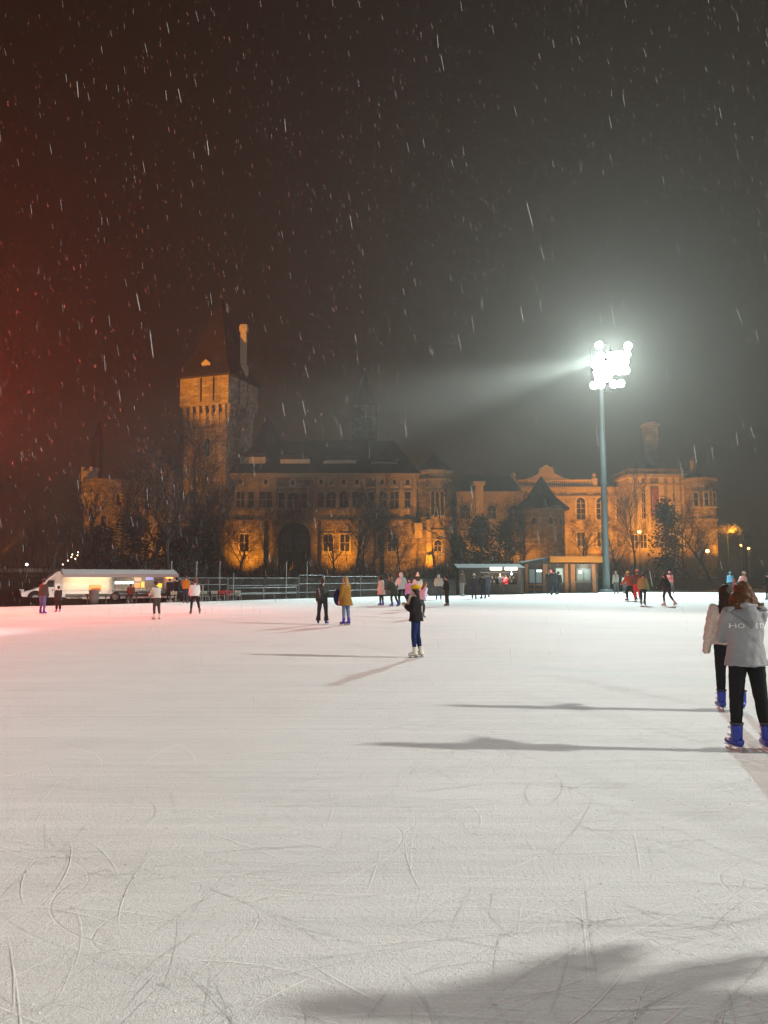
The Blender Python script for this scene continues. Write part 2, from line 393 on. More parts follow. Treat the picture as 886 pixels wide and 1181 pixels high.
# slit openings in parapet and arched window in the shaft, dormer, chimney
mb = MB()
for u, v in ((fd, sd), (sd, fd)):
    for t in (-.4, .12) if u is fd else (-.3, .3):
        b0 = cen + u * (t * WT / 2) - v * (WT / 2 + .03)
        q = [b0 - u * .16, b0 + u * .16, b0 + u * .16 + v * .3, b0 - u * .16 + v * .3]
        mb = MB(); mb.hexa([x + Vector((0, 0, zc1 + 1.9)) for x in q] + [x + Vector((0, 0, ztop - .25)) for x in q]); mb.obj('arrow_slit', GLASSD, par_)

fr = bpy.data.objects.new('lower_window', None)
def tower_face(o): o.location = cen - sd * HS; o.rotation_euler = (0, 0, math.atan2(-fd.y, -fd.x)); return o
def twindow(par, cx, z0, z1, w, kind, lights): return tower_face(window(par, cx, z0, z1, w, 0, kind, lights, 0))
twindow(tw, .6, ZZ(524, YT), ZZ(503, YT), 1.1, 'arch', 1)
twindow(tw, -2.2, ZZ(582, YT), ZZ(562, YT), 1.0, 'pointed', 1)
twindow(tw, 1.1, ZZ(582, YT), ZZ(562, YT), 1.0, 'pointed', 1); twindow(tw, 2.7, ZZ(582, YT), ZZ(562, YT), 1.0, 'pointed', 1)
mb = MB(); mb.box(-1.0, 1.0, -.9, 1.6, 0, 1.9); mb.add([(-1.2, -1.1, 1.9), (1.2, -1.1, 1.9), (1.2, 2, 2.4), (-1.2, 2, 2.4), (0, -1.1, 2.9), (0, 3, 2.9)], [(0, 1, 4), (1, 2, 5, 4), (3, 0, 4, 5), (2, 3, 5), (0, 3, 2, 1)])
dm = mb.obj('dormer', PALE, tw); dm.scale = (.8, .8, .75); dm.location = cen - sd * (WT / 2 - 1.2) + Vector((0, 0, ztop + .9)); dm.rotation_euler = (0, 0, math.atan2(-fd.y, -fd.x))
mb = MB(); mb.box(-.7, -.1, -.96, -.9, .5, 1.5); mb.box(.1, .7, -.96, -.9, .5, 1.5); o = mb.obj('dormer_opening', GLASSD, dm)
cp = cen + sd * 1.4 - fd * (WT / 2 - .9)
mb = MB(); zb, zt = ztop - .5, ZZ(379, YT + 8)
mb.box(-.8, .8, -.8, .8, zb, zb + 3.6); mb.box(-.5, .5, -.5, .5, zb + 3.6, zt - 1.2); mb.box(-.7, .7, -.7, .7, zt - 1.2, zt - .3); mb.box(-.6, .6, -.6, .6, zt - .3, zt)
o = mb.obj('chimney', PALE, tw); o.location = cp

# --- main wing
YW = 131
pw = Plane((XX(268, YW), YW)); 
wing = thing('castle_wing', 'long gothic castle wing with deep dark arch, oriel windows and flat roof lights', 'castle', (pw.P0.x, YW, 0))
def W(px, py): return pw(px, py)
xr = W(482, 640)[0]; ze = W(370, 548)[1]
mb = MB(); mb.box(-.3, xr, 0, 14, GZ - .5, ze)
mb.obj('wall', STONE, wing)
# projecting upper storey on the lit piers, with a deep dark central bay between them
zs = W(370, 600)[1]
for a, b in ((268, 318), (364, 420), (436, 478)):
    ub = MB(); ub.box(W(a, 560)[0], W(b, 560)[0], -1.1, -.002, zs, ze - .6); ub.obj('upper_storey', STONE2, wing)
for a, b in ((266, 306), (371, 413), (443, 479)):
    x0, x1 = W(a, 640)[0], W(b, 640)[0]; lp = MB()
    lp.box(x0, x1, -1.6, -.003, GZ - .5, zs - .35); lp.box(x0 - .2, x1 + .2, -1.8, -.004, zs - .35, zs - .003)
    lp.obj('pier', STONE, wing)
cn = MB()
cn.box(-.4, xr + .2, -1.6, -.005, ze - .6, ze - .25); cn.box(-.4, xr + .3, -1.85, -.006, ze - .25, ze + .1)
for i in range(60):
    x = -.2 + i * xr / 60; cn.box(x, x + .25, -1.45, -1.11, ze - 1.0, ze - .6)
cn.box(-.1, xr, -1.2, -.006, W(370, 563)[1] - .12, W(370, 563)[1] + .12)
cn.obj('cornice', TRIM, wing)
# arched recess
x0, x1 = W(322, 640)[0], W(359, 640)[0]; cx = (x0 + x1) / 2
mb = MB(); mb.ring(outline('arch', cx, GZ - .4, W(340, 598)[1], x1 - x0 + 1.4, 12), outline('arch', cx, GZ - .38, W(340, 598)[1] - .7, x1 - x0, 12), -1.2, -.004)
ar = mb.obj('archway', TRIM, wing); p = MB(); p.prism(outline('arch', cx, GZ - .38, W(340, 598)[1] - .7, x1 - x0, 12), -.1, -.004); p.obj('archway_shade', mat('painted arch shade', (.018, .016, .014), .8), ar)  # dark sheet painted in for the deep shade inside the arch
for px in (330, 349): window(wing, W(px, 622)[0], W(px, 634)[1], W(px, 618)[1], 1.1, -.1, 'rect', 2, 1, mat('shade-darkened trim', (.09, .08, .07), .9))  # trim colour darkened to imitate the shade of the recess
# lower windows on the piers
for px in (284, 379.5, 398.5): window(wing, W(px, 625)[0], W(px, 636)[1], W(px, 617)[1], 1.5, -1.6, 'rect', 2, 1, PALE, .25)
window(wing, W(452, 625)[0], W(452, 636)[1], W(452, 617)[1], 1.3, -1.6, 'rect', 2, 1)
# upper windows
for px, k, wd in ((279, 'rect', 1.4), (291, 'rect', .9), (308, 'rect', 2.2), (325, 'rect', 1.0), (338, 'arch', 1.9), (351, 'rect', 1.0), (371, 'rect', 1.0), (383, 'arch', 1.8), (397, 'arch', 1.6), (412, 'rect', 1.5), (428, 'rect', 1.0), (441, 'arch', 1.9), (455, 'rect', 1.4), (470, 'rect', 1.0)):
    out = -1.1 if (268 < px < 318 or 364 < px < 420 or 436 < px < 478) else 0
    window(wing, W(px, 578)[0], W(px, 586)[1], W(px, 568)[1], wd, out, k, 2 if wd > 1.2 else 1, 1, TRIM, .2)
    if px not in (291, 325, 351, 428): window(wing, W(px, 556)[0], W(px, 559.5)[1], W(px, 554)[1], .6, out, 'rect', 1, 0, PALE, .22)
# pilaster shafts with pinnacles along the upper storey
for px in (268, 298, 318, 364, 390, 405, 420, 436, 448, 463, 478):
    x = W(px, 570)[0]; ps = MB(); ps.box(x - .3, x + .3, -1.35, -.007, zs - .8, ze - .62); ps.obj('pilaster', TRIM, wing)
mb = MB(); zr = W(370, 500)[1]
mb.add([(-.6, -1.9, ze + .1), (xr + .5, -1.9, ze + .1), (xr + .5, 15, ze + .1), (-.6, 15, ze + .1), (2.5, 7, zr), (xr - 4, 7, zr)], [(0, 1, 5, 4), (1, 2, 5), (2, 3, 4, 5), (3, 0, 4), (3, 2, 1, 0)])
rf = mb.obj('roof', SLATE, wing)
for a, b, yy in ((276, 305, 534), (323, 357, 536.5), (373, 411, 537.5), (427, 459, 540)):
    x0, z0 = W(a, yy); x1, _ = W(b, yy); z1 = W(a, yy - 7.5)[1]
    d = MB(); d.box(x0, x1, .6, 4.5, z0 - .3, z1); o = d.obj('roof_dormer', PALE, rf)
    d = MB(); d.prism([(x0 - .3, z1), (x1 + .3, z1), (x1 - .1, z1 + .7), (x0 + .1, z1 + .7)], .3, 5); d.obj('dormer_cap', SLATE, o)
# small corner turret roof beside the great tower
tr_ = Plane((XX(300, 136), 136)); ctr = thing('stair_turret', 'slim dark stair turret with pointed roof right of the great tower', 'turret', (XX(307, 139), 139, 0))
mb = MB(); mb.prismz(nring(0, 0, 2.6, 8), GZ + 8, ZZ(520, 139)); mb.obj('wall', STONE, ctr)
mb = MB(); z0 = ZZ(520, 139); mb.tube((0, 0, z0), (0, 0, ZZ(478, 139)), 3.1, .08, 8); mb.obj('roof', SLATE, ctr)
# ridge spire behind the wing
SPM = stone('far spire stone', (.10, .088, .075))
sp_ = thing('ridge_spire', 'faint thin spire rising behind the castle wing roof', 'spire', (XX(420, 150), 150, 0))
mb = MB(); mb.box(-2.5, 2.5, -2.5, 2.5, GZ, ZZ(470, 150)); mb.obj('shaft', SPM, sp_); mb = MB(); mb.tube((0, 0, ZZ(470, 150)), (0, 0, ZZ(426, 150)), 2.2, .06, 8); mb.obj('roof', SLATE, sp_)

# --- polygonal bay tower at the right end of the wing
YB = 129
pb = Plane((XX(502, YB), YB)); B = pb
bay = thing('bay_tower', 'stone bay tower with tall triple gothic windows and glowing corner buttress', 'tower', (pb.P0.x, YB, 0))
xl, xr_ = B(483, 640)[0], B(521, 640)[0]; zt = B(500, 545)[1]
def baypts(e=0): return [(xl - e, 6), (xl - e, 1.6 - e), (xl + 1.9 - e * .4, -e), (xr_ - 1.2 + e * .4, -e), (xr_ + e, 1.4 - e), (xr_ + e, 6)]
mb = MB(); mb.prismz(baypts(), GZ - .5, zt); mb.obj('wall', STONE, bay)
mb = MB()
for py, e, h in ((545, .45, .5), (553, .2, .25), (598, .25, .35), (613, .3, .3)):
    z = B(500, py)[1]; mb.prismz(baypts(e), z, z + h)
mb.obj('string_course', TRIM, bay)
for px in (499, 504.5, 510): window(bay, B(px, 580)[0], B(px, 594)[1], B(px, 566)[1], .55, 0, 'pointed', 1, 0, PALE, .16)
window(bay, B(505, 630)[0], B(505, 636)[1], B(505, 623)[1], 1.2, 0, 'arch', 2, 1)
mb = MB(); xb = B(494.5, 640)[0]
mb.prism([(xb - .45, GZ - .5), (xb + .45, GZ - .5), (xb + .4, B(494, 600)[1]), (xb - .4, B(494, 600)[1])], -1.0, .3); mb.prism([(xb - .8, GZ - .5), (xb + .8, GZ - .5), (xb + .45, B(494, 640)[1]), (xb - .45, B(494, 640)[1])], -1.8, -1.002)
mb.obj('buttress', STONE2, bay)
mb = MB(); mb.box(B(478, 640)[0], B(487, 640)[0], -1.2, 2, B(480, 620)[1], B(480, 604)[1]); mb.obj('balcony', TRIM, bay)
mb = MB(); mb.tube((0, 3, zt + .5), (0, 3, B(500, 520)[1]), 4.0, .3, 8); mb.obj('roof', SLATE, bay)

# --- left bastion tower and low hall between
YL = 134
pl = Plane((XX(115, YL), YL)); A_ = pl
ba = thing('bastion_tower', 'squat round bastion tower with corner turret at left, lit orange along its edge', 'tower', (pl.P0.x, YL + 5, 0))
rB = (A_(148, 600)[0] - A_(84, 600)[0]) / 2 * .98; zt = A_(115, 552)[1]
mb = MB(); mb.prismz(nring(0, 0, rB, 20), GZ - .5, zt - 2.4); mb.obj('wall', STONE, ba)
mb = MB(); mb.prismz(nring(0, 0, rB + .55, 20), zt - 2.4, zt); pr = mb.obj('parapet', STONE, ba)
mb = MB()
for i in range(20):
    a = 2 * PI * i / 20; c = Vector((math.cos(a), math.sin(a), 0)); mb.tube(c * (rB + .1) + Vector((0, 0, zt - 4)), c * (rB + .3) + Vector((0, 0, zt - 2.4)), .15, .42, 4)
mb.obj('corbels', PALE, ba)
mb = MB(); xq = -rB * .78
mb.prismz(nring(xq, -1.5, 1.5, 8), zt, A_(90, 541)[1]); 
for a in range(4):
    mb.prismz(nring(xq + 1.1 * math.cos(a * PI / 2 + .6), -1.5 + 1.1 * math.sin(a * PI / 2 + .6), .4, 6), A_(90, 541)[1] - .01, A_(90, 536)[1])
mb.obj('turret', PALE, ba)
for a, zz in ((-2.0, 590), (-1.5, 600), (-1.0, 575)):
    o = window(ba, 0, A_(115, zz + 7)[1], A_(115, zz - 6)[1], .9, 0, 'arch', 1, 0); o.location = ((rB + .03) * math.cos(a), (rB + .03) * math.sin(a), 0); o.rotation_euler = (0, 0, a + PI / 2)
YH = 140
ph = Plane((XX(160, YH), YH)); H_ = ph
hall = thing('castle_hall', 'dim gabled castle hall hidden by bare trees left of great tower', 'castle', (ph.P0.x, YH, 0))
xa, xb = H_(165, 600)[0], H_(222, 600)[0]
mb = MB(); mb.box(xa, xb, 0, 10, GZ - .5, H_(190, 552)[1])
gp = H_(184, 515); mb.prism([(H_(168, 552)[0], H_(190, 552)[1] - .01), (H_(199, 552)[0], H_(190, 552)[1] - .01), (H_(199, 545)[0], H_(190, 545)[1]), gp, (H_(168, 545)[0], H_(190, 545)[1])], -.4, 9)
mb.obj('wall', STONE, hall)
mb = MB(); zz = H_(190, 552)[1]; mb.add([(H_(199, 540)[0], -.3, zz), (xb + .4, -.3, zz), (xb + .4, 10.5, zz), (H_(199, 540)[0], 10.5, zz), (H_(199, 540)[0], 5, zz + 9), (xb - 1, 5, zz + 9.5)], [(0, 1, 5, 4), (1, 2, 5), (2, 3, 4, 5), (3, 0, 4), (3, 2, 1, 0)]); mb.obj('roof', TILE, hall)
for px, k in ((172, 'pointed'), (184, 'pointed'), (202, 'pointed'), (209, 'pointed'), (216, 'pointed')): window(hall, H_(px, 578)[0], H_(px, 588)[1], H_(px, 566)[1], .9, -.4 if px < 199 else 0, k, 1, 0)
for px in (167, 178, 190, 199):
    mb = MB(); x = H_(px, 560)[0]; mb.box(x - .4, x + .4, -1.1, -.402, GZ - .5, H_(px, 530 + abs(px - 184) * .9)[1]); mb.obj('buttress', PALE, hall)
spl = thing('small_spirelet', 'faint slim pinnacle left of the castle hall', 'spire', (XX(108, 150), 150, 0))
mb = MB(); mb.box(-.8, .8, -.8, .8, GZ, ZZ(505, 150)); mb.obj('shaft', SLATE, spl); mb = MB(); mb.tube((0, 0, ZZ(505, 150)), (0, 0, ZZ(484, 150)), 1.0, .05, 6); mb.obj('roof', SLATE, spl)

# --- chapel between
YC = 150
pc = Plane((XX(570, YC), YC)); C_ = pc
ch = thing('chapel', 'small stone chapel with arched window and corner pillar between dark trees', 'chapel', (pc.P0.x, YC, 0))
mb = MB(); mb.box(C_(527, 600)[0], C_(604, 600)[0], 0, 12, GZ - .5, C_(570, 571)[1]); mb.obj('wall', STONE2, ch)
mb = MB(); mb.box(C_(526, 600)[0], C_(605, 600)[0], -.5, 12.4, C_(570, 571)[1], C_(570, 567)[1]); mb.obj('cornice', TRIM, ch)
mb = MB(); mb.box(C_(548, 600)[0], C_(557, 600)[0], -1.2, -.003, GZ - .5, C_(570, 560)[1]); mb.box(C_(546, 600)[0], C_(559, 600)[0], -1.5, .3, C_(570, 560)[1], C_(570, 556)[1]); mb.obj('pillar', PALE, ch)
for px in (537, 567, 592): window(ch, C_(px, 590)[0], C_(px, 598)[1], C_(px, 583)[1], 1.7, 0, 'arch', 2, 1)
mb = MB(); zz = C_(570, 567)[1]; mb.add([(C_(528, 560)[0], 0, zz), (C_(603, 560)[0], 0, zz), (C_(603, 560)[0], 12, zz), (C_(528, 560)[0], 12, zz), (C_(540, 560)[0], 6, zz + 4), (C_(595, 560)[0], 6, zz + 4)], [(0, 1, 5, 4), (1, 2, 5), (2, 3, 4, 5), (3, 0, 4), (3, 2, 1, 0)]); mb.obj('roof', SLATE, ch)

# --- round tower with cone roof
YR = 140
rt = thing('round_tower', 'round stone gate tower with dark conical roof', 'tower', (XX(626, YR), YR, 0)); rr_ = (XX(652, YR) - XX(600, YR)) / 2
mb = MB(); mb.prismz(nring(0, 0, rr_, 24), GZ - .5, ZZ(587, YR)); mb.obj('wall', STONE, rt)
mb = MB(); z0, z1 = ZZ(587, YR), ZZ(549, YR); mb.loft([((0, 0, z0 - .2), rr_ + .9, rr_ + .9, (1, 0, 0), (0, 1, 0)), ((0, 0, z0 + .1), rr_ + .9, rr_ + .9, (1, 0, 0), (0, 1, 0)), ((0, 0, z0 + 2.2), rr_ * .62, rr_ * .62, (1, 0, 0), (0, 1, 0)), ((0, 0, z1), .06, .06, (1, 0, 0), (0, 1, 0))], 20); mb.obj('roof', SLATE, rt)
for a in (-2.1, -1.4, -.9):
    o = window(rt, 0, ZZ(606, YR), ZZ(598, YR), .7, 0, 'arch', 1, 0); o.location = ((rr_ + .02) * math.cos(a), (rr_ + .02) * math.sin(a), 0); o.rotation_euler = (0, 0, a + PI / 2)
gw = tag((lambda m_: (m_.box(XX(575, 138), XX(600, 138), 138, 139.2, GZ - .5, ZZ(634, 138)), m_.box(XX(574, 138), XX(600, 138), 137.8, 139.4, ZZ(634, 138), ZZ(634, 138) + .3))[0] or m_)(MB()).obj('gate_wall', STONE), 'low brick gate wall lit orange beside the round tower', 'wall')

# --- baroque palace wing
YP = 168
pp = Plane((XX(640, YP), YP)); Q = pp
pal = thing('baroque_palace', 'long orange lit palace wing with arched windows, balustrade and pediment', 'palace', (pp.P0.x, YP, 0))
x0, x1 = Q(575, 600)[0], Q(727, 600)[0]; zc = Q(640, 566)[1]
mb = MB(); mb.box(x0, x1, 0, 16, GZ - .5, zc); mb.obj('wall', STONE2, pal)
mb = MB(); mb.box(x0 - .2, x1, -.5, .0 - .003, zc - 1.4, zc - 1.1); mb.box(x0 - .4, x1, -.9, 16.2, zc, zc + .5); mb.box(x0 - .6, x1, -1.2, 16.3, zc + .5, zc + .8)
_s = MB(); _s.box(x0, x1, -.35, -.002, Q(640, 603)[1] - .2, Q(640, 603)[1] + .2); _s.obj('string_course', TRIM, pal); mb.obj('cornice', TRIM, pal); mb = MB(); mb.box(x0, x1, -.5, -.001, GZ - .5, Q(640, 640)[1]); mb.obj('plinth', TRIM, pal)
mb = MB(); xa, xb = Q(592, 556)[0], Q(686, 556)[0]; z0 = zc + .8; mb.box(xa, xb, -.8, 0, z0, z0 + .3); mb.box(xa, xb, -.8, 0, z0 + 1.3, z0 + 1.6)
n = 40
for i in range(n): x = xa + (xb - xa) * (i + .5) / n; mb.box(x - .14, x + .14, -.6, -.2, z0 + .3, z0 + 1.3)
for px in (592, 685): x = Q(px, 556)[0]; mb.box(x - .5, x + .5, -1, .2, z0, z0 + 1.9); mb.ell((x, -.4, z0 + 2.6), (.5, .5, .65))
mb.obj('balustrade', PALE, pal)
mb = MB(); xc = Q(630, 550)[0]; mb.prism([(xc - 5.5, z0 + 1.6), (xc + 5.5, z0 + 1.6), (xc + 3.4, z0 + 2.1), (xc + 1.7, z0 + 3.0), (xc + 1.4, z0 + 4.2), (xc, z0 + 4.9), (xc - 1.4, z0 + 4.2), (xc - 1.7, z0 + 3.0), (xc - 3.4, z0 + 2.1)], -.6, .6); mb.obj('pediment', PALE, pal)
for px in (585, 608, 631, 670, 693, 716): window(pal, Q(px, 590)[0], Q(px, 599)[1], Q(px, 574)[1], 1.9, 0, 'arch', 2, 3, PALE, .35); window(pal, Q(px, 622)[0], Q(px, 630)[1], Q(px, 614)[1], 1.6, 0, 'rect', 2, 1, PALE, .25)
for px in (597, 620, 643, 656, 681, 704, 724): mb = MB(); x = Q(px, 590)[0]; mb.box(x - .45, x + .45, -.3, -.004, Q(px, 602)[1], zc - .003); mb.obj('pilaster', STONE2, pal)
YQ = 160
pq = Plane((XX(765, YQ), YQ)); Q = pq
blk = thing('palace_block', 'tall square palace block with attic storey and giant pilasters, lit orange', 'palace', (pq.P0.x, YQ, 0))
x0, x1 = Q(726, 600)[0], Q(800, 600)[0]; zt = Q(760, 551)[1]
mb = MB(); mb.box(x0, x1, 0, 14, GZ - .5, zt); mb.obj('wall', STONE2, blk)
mb = MB(); mb.box(x0 - .6, x1 + .6, -1, 14.5, zt, zt + .7); mb.box(x0 - .2, x1 + .2, -.6, -.002, zt - 1.6, zt - 1.25); mb.box(x0 + .1, x1 - 1.5, -.2, 13, zt + .7, Q(760, 542)[1]); mb.box(x0 - .1, x1 - 1.2, -.4, 13.2, Q(760, 542)[1], Q(760, 540.5)[1]); mb.obj('attic', STONE2, blk)
for px in (728, 737, 747, 763, 773, 781, 789, 798): mb = MB(); x = Q(px, 590)[0]; mb.box(x - .5, x + .5, -.55, -.004, Q(px, 612)[1], zt - .003); mb.obj('pilaster', PALE, blk)
for px in (742, 776, 785): window(blk, Q(px, 580)[0], Q(px, 579)[1], Q(px, 569)[1], 1.3, 0, 'rect', 2, 1, PALE, .25); window(blk, Q(px, 590)[0], Q(px, 598)[1], Q(px, 585)[1], 1.3, 0, 'rect', 2, 1, PALE, .25)
for px in (732, 742, 776, 793): window(blk, Q(px, 625)[0], Q(px, 632)[1], Q(px, 617)[1], 1.3, 0, 'rect', 2, 1, PALE, .25)
mb = MB(); mb.box(Q(751, 580)[0], Q(760, 580)[0], -.25, -.003, Q(755, 596)[1], Q(755, 563)[1]); mb.obj('red_panel', mat('terracotta panel', (.22, .09, .06), .9), blk)
cht = thing('palace_chimney', 'tall square chimney tower rising above the palace block', 'chimney', (XX(755, 170), 170, 0)); wd = (XX(762.5, 170) - XX(748, 170)) / 2
mb = MB(); mb.box(-wd, wd, -wd, wd, GZ, ZZ(492, 170)); mb.obj('shaft', STONE2, cht); mb = MB(); mb.box(-wd - .3, wd + .3, -wd - .3, wd + .3, ZZ(492, 170), ZZ(489, 170)); mb.box(-wd + .3, wd - .3, -wd + .3, wd - .3, ZZ(489, 170), ZZ(487, 170)); mb.obj('cap_stone', PALE, cht)
YN = 155
tu = thing('end_turret', 'half lit stone end turret with tiny spire right of palace block', 'turret', (XX(818, YN), YN + 3, 0)); rN = (XX(836, YN) - XX(801, YN)) / 2
mb = MB(); mb.prismz(nring(0, 0, rN, 12), GZ - .5, ZZ(553, YN)); mb.obj('wall', STONE, tu)
mb = MB(); z = ZZ(553, YN); mb.prismz(nring(0, 0, rN + .4, 12), z, z + .5); mb.obj('cornice', TRIM, tu); mb = MB(); mb.prismz(nring(0, 0, rN + .2, 12), ZZ(600, YN), ZZ(600, YN) + .4); mb.obj('string_course', TRIM, tu)
mb = MB(); mb.tube((-1.2, 0, z + .5), (-1.2, 0, ZZ(543, YN)), 2.4, .7, 8); rf = mb.obj('roof', SLATE, tu)
mb = MB(); mb.prismz(nring(-1.2, 0, .6, 8), ZZ(543, YN), ZZ(530, YN)); mb.tube((-1.2, 0, ZZ(530, YN)), (-1.2, 0, ZZ(523, YN)), .7, .05, 8); mb.obj('lantern', PALE, rf)
for a in (-2.2, -1.6, -1.0):
    o = window(tu, 0, ZZ(583, YN), ZZ(568, YN), .8, 0, 'rect', 1, 1, PALE); o.location = ((rN + .02) * math.cos(a), (rN + .02) * math.sin(a), 0); o.rotation_euler = (0, 0, a + PI / 2)

# --- stone bridge at the far left
YG = 74
pg = Plane((XX(0, YG), YG)); G_ = pg
br_ = thing('stone_bridge', 'low arched stone bridge behind the white food van at far left', 'bridge', (pg.P0.x, YG, 0))
zt = G_(20, 660)[1]
def bridge_outline():
    xa, xb = G_(-140, 660)[0], G_(72, 660)[0]; ca = G_(-8, 690)[0]; ra = G_(44, 690)[0] - ca; za = G_(0, 667)[1]
    pts = [(xa, -.2), (ca - ra, -.2)] + [(ca - ra * math.cos(PI * i / 14), -.2 + (za + .2) * math.sin(PI * i / 14)) for i in range(15)] + [(xb, -.2), (xb, zt), (xa, zt)]
    return pts
mb = MB(); mb.prism(bridge_outline(), 0, 6); mb.obj('span', stone('bridge stone', (.20, .15, .10), .7, .3), br_)
mb = MB(); xa, xb = G_(-140, 660)[0], G_(72, 660)[0]; mb.box(xa, xb, -.15, .25, zt, zt + .35); mb.obj('parapet', TRIM, br_)

# ------------------------------------------------------------------ floodlight masts
LENS = emit('floodlight lens', (0.93, 1.0, 1.0), 60)
def mast(label, loc, h, heads, face_, r0=.47, r1=.27):
    t = thing('floodlight_mast', label, 'floodlight mast', loc)
    mb = MB(); mb.tube((0, 0, -.1), (0, 0, h), r0, r1, 16); mb.tube((0, 0, -.05), (0, 0, .35), r0 + .35, r0 + .3, 16); mb.obj('pole', MASTP, t, True)
    zs = sorted(set(round(z, 1) for x, z in heads)); mb = MB(); fw = Vector((face_[0], face_[1], 0)).normalized(); rt_ = Vector((-fw.y, fw.x, 0))
    for z in zs:
        xs = [x for x, zz in heads if round(zz, 1) == z]; a, b = rt_ * (min(xs) - .5) + Vector((0, 0, z)), rt_ * (max(max(xs), .4) + .5) + Vector((0, 0, z)); mb.tube(a, b, .09, .09, 6)
    mb.tube((0, 0, h - .2), (0, 0, max(zs) + .3), .2, .14, 8)
    for s in (-1, 1): mb.tube(rt_ * (s * 1.2) + Vector((0, 0, min(zs))), rt_ * (s * 1.2) + Vector((0, 0, max(zs))), .07, .07, 6)
    a = rt_ * .3 + Vector((0, 0, h - 1.3)); mb.tube(a, a + rt_ * 1.0, .06, .06); mb.obj('head_frame', STEELD, t)
    for x, z in heads:
        c = rt_ * x + Vector((0, 0, z)) + fw * .35; d = (fw + Vector((0, 0, -.35)) + rt_ * (x * .06)).normalized(); u, wv = basis(d)
        mb = MB(); mb.loft([(c - d * .45, .2, .2, u, wv), (c - d * .2, .42, .42, u, wv), (c + d * .1, .56, .56, u, wv), (c + d * .16, .58, .58, u, wv)], 14); o = mb.obj('floodlight', STEELD, t)
        mb = MB(); mb.loft([(c + d * .163, .46, .46, u, wv), (c + d * .20, .38, .38, u, wv)], 14); mb.obj('lens', LENS, o)
    return t
MA = gnd(699.5, 683); YA = MA.y
def hz(px, py): p = at(px, py, YA); return (p.x - MA.x + .35, p.z)
heads = [hz(px, py) for px, py in [(688, 399), (719.5, 402.5)] + [(px, 412) for px in (690, 700, 706, 712, 718)] + [(px, 421) for px in (684, 692, 700, 708, 716)] + [(px, 430) for px in (686, 694, 702, 710, 717)] + [(px, 437) for px in (688, 697)] + [(px, 444.5) for px in (682.5, 690, 704, 711.5)]]
hA = at(697, 440, YA).z
mast('tall grey floodlight mast with blazing white lamp cluster beside the timber cabin', (MA.x, MA.y, 0), hA, heads, (-.28, -.96))
WA, WB, WC = (.77, 1.0, 1.0), (1.0, .985, .92), (1.0, .98, .92)
hc = (MA.x + .1, MA.y - 1.8, hA + 2.2)
PW = 0.2
spot('mast_lamp_rink', hc, (0, 25, 0), 20000 * PW, WA, 110, .6, 1.6)
spot('mast_lamp_left', (hc[0] + .3, hc[1] + .3, hc[2] + .4), (-28, 0, -5), 9000000 * PW, WA, 6.5, 1.0, .5); spot('mast_lamp_middle', (hc[0] - .6, hc[1] - .3, hc[2] + 1), (-20, MA.y - 36, 0), 420000 * PW, WA, 48, .7, .8)
spot('mast_lamp_right', (hc[0] + 1.2, hc[1] - .3, hc[2] - .5), (MA.x + 38, MA.y - 30, 0), 80000 * PW, WA, 60, .5, .6)
spot('mast_lamp_spill', (hc[0], hc[1] - .6, hc[2] + .3), (hc[0] - 12, hc[1] - 80, hc[2] - 54), 860000 * PW, WA, 140, .5, .7)
spot('side_mast_lamp', (70, 2.5, 31), (1, 18, 0), 1350000 * PW, WB, 43, .5, 1.3)
spot('rear_mast_lamp', (-50, -46, 32), (0, 26, 0), 310000 * PW, WC, 50, .7, 1.6)
spot('rear_right_mast_lamp', (36, -66, 32), (0, 22, 0), 300000 * PW, WC, 42, .7, 2.0)

spot('tower_fill_lamp', (75, 62, 30), at(285, 455, 132), 300000 * PW, (1, .96, .9), 18, .6, 1.0)  # added spot without a mast, brightens the tower's right face

# red lamp on a post at the rink edge, just outside the left of the picture
RL = at(-150, 520, 38)
t = thing('red_lamp_post', 'red floodlight on a black post at the left rink edge', 'lamp post', (RL.x, RL.y, 0))
mb = MB(); mb.tube((0, 0, -.1), (0, 0, RL.z + .2), .12, .08, 10); mb.obj('pole', STEELD, t)
mb = MB(); mb.box(-.3, .3, -.15, .25, RL.z, RL.z + .5); o = mb.obj('floodlight', BLACK, t); mb = MB(); mb.box(-.26, .26, -.17, -.152, RL.z + .04, RL.z + .46); mb.obj('lens', emit('red lens', (1, .08, .04), 20), o)
point('red_lamp', (RL.x, RL.y - .4, RL.z + .25), 25000, (1.0, .06, .02), .25)
spot('red_glow_fill', (RL.x, RL.y - .5, RL.z + .3), (RL.x + 20, RL.y + 2, RL.z + 15), 80000, (1.0, .085, .025), 110, .5, .25)  # extra red spot added, aimed up to imitate the flare glow in the haze

# ------------------------------------------------------------------ food van along the rink edge
vA = at(26, 667, 51.5); vB = at(232, 667, 57.5); vA.z = vB.z = 0
dv = (vB - vA); rzv = math.atan2(dv.y, dv.x); nv = Vector((-math.sin(rzv), math.cos(rzv), 0)); vA2 = vA + nv * 1.2
V = Plane((vA2.x, vA2.y), rzv)
VW = mat('white van paint', (.80, .79, .77), .35, var=.06, scale=1, spec=.5); VG = mat('grey van sill', (.12, .12, .12), .6)
van = thing('food_van', 'long white food van with open lit serving hatch and awning', 'food van', (vA2.x, vA2.y, 0), rzv)
def v(px, py): return V(px, py)
def vz(px, py): return V(px, py)[1]
zr = vz(72, 658.5)
x_n, x_c, x_b, x_r = v(25, 690)[0], v(70, 690)[0], v(71.5, 690)[0], v(203, 690)[0]
mb = MB()
pts = [(x_n, .45), (x_n - .05, .8), (x_n + .1, vz(32, 683)), (v(38, 680)[0], vz(38, 680)), (v(46, 676.5)[0], vz(46, 677)), (v(55, 668)[0], vz(55, 668)), (v(66, 660)[0], vz(66, 660)), (x_c, zr), (x_c, .38), (v(50, 690)[0], .38)]
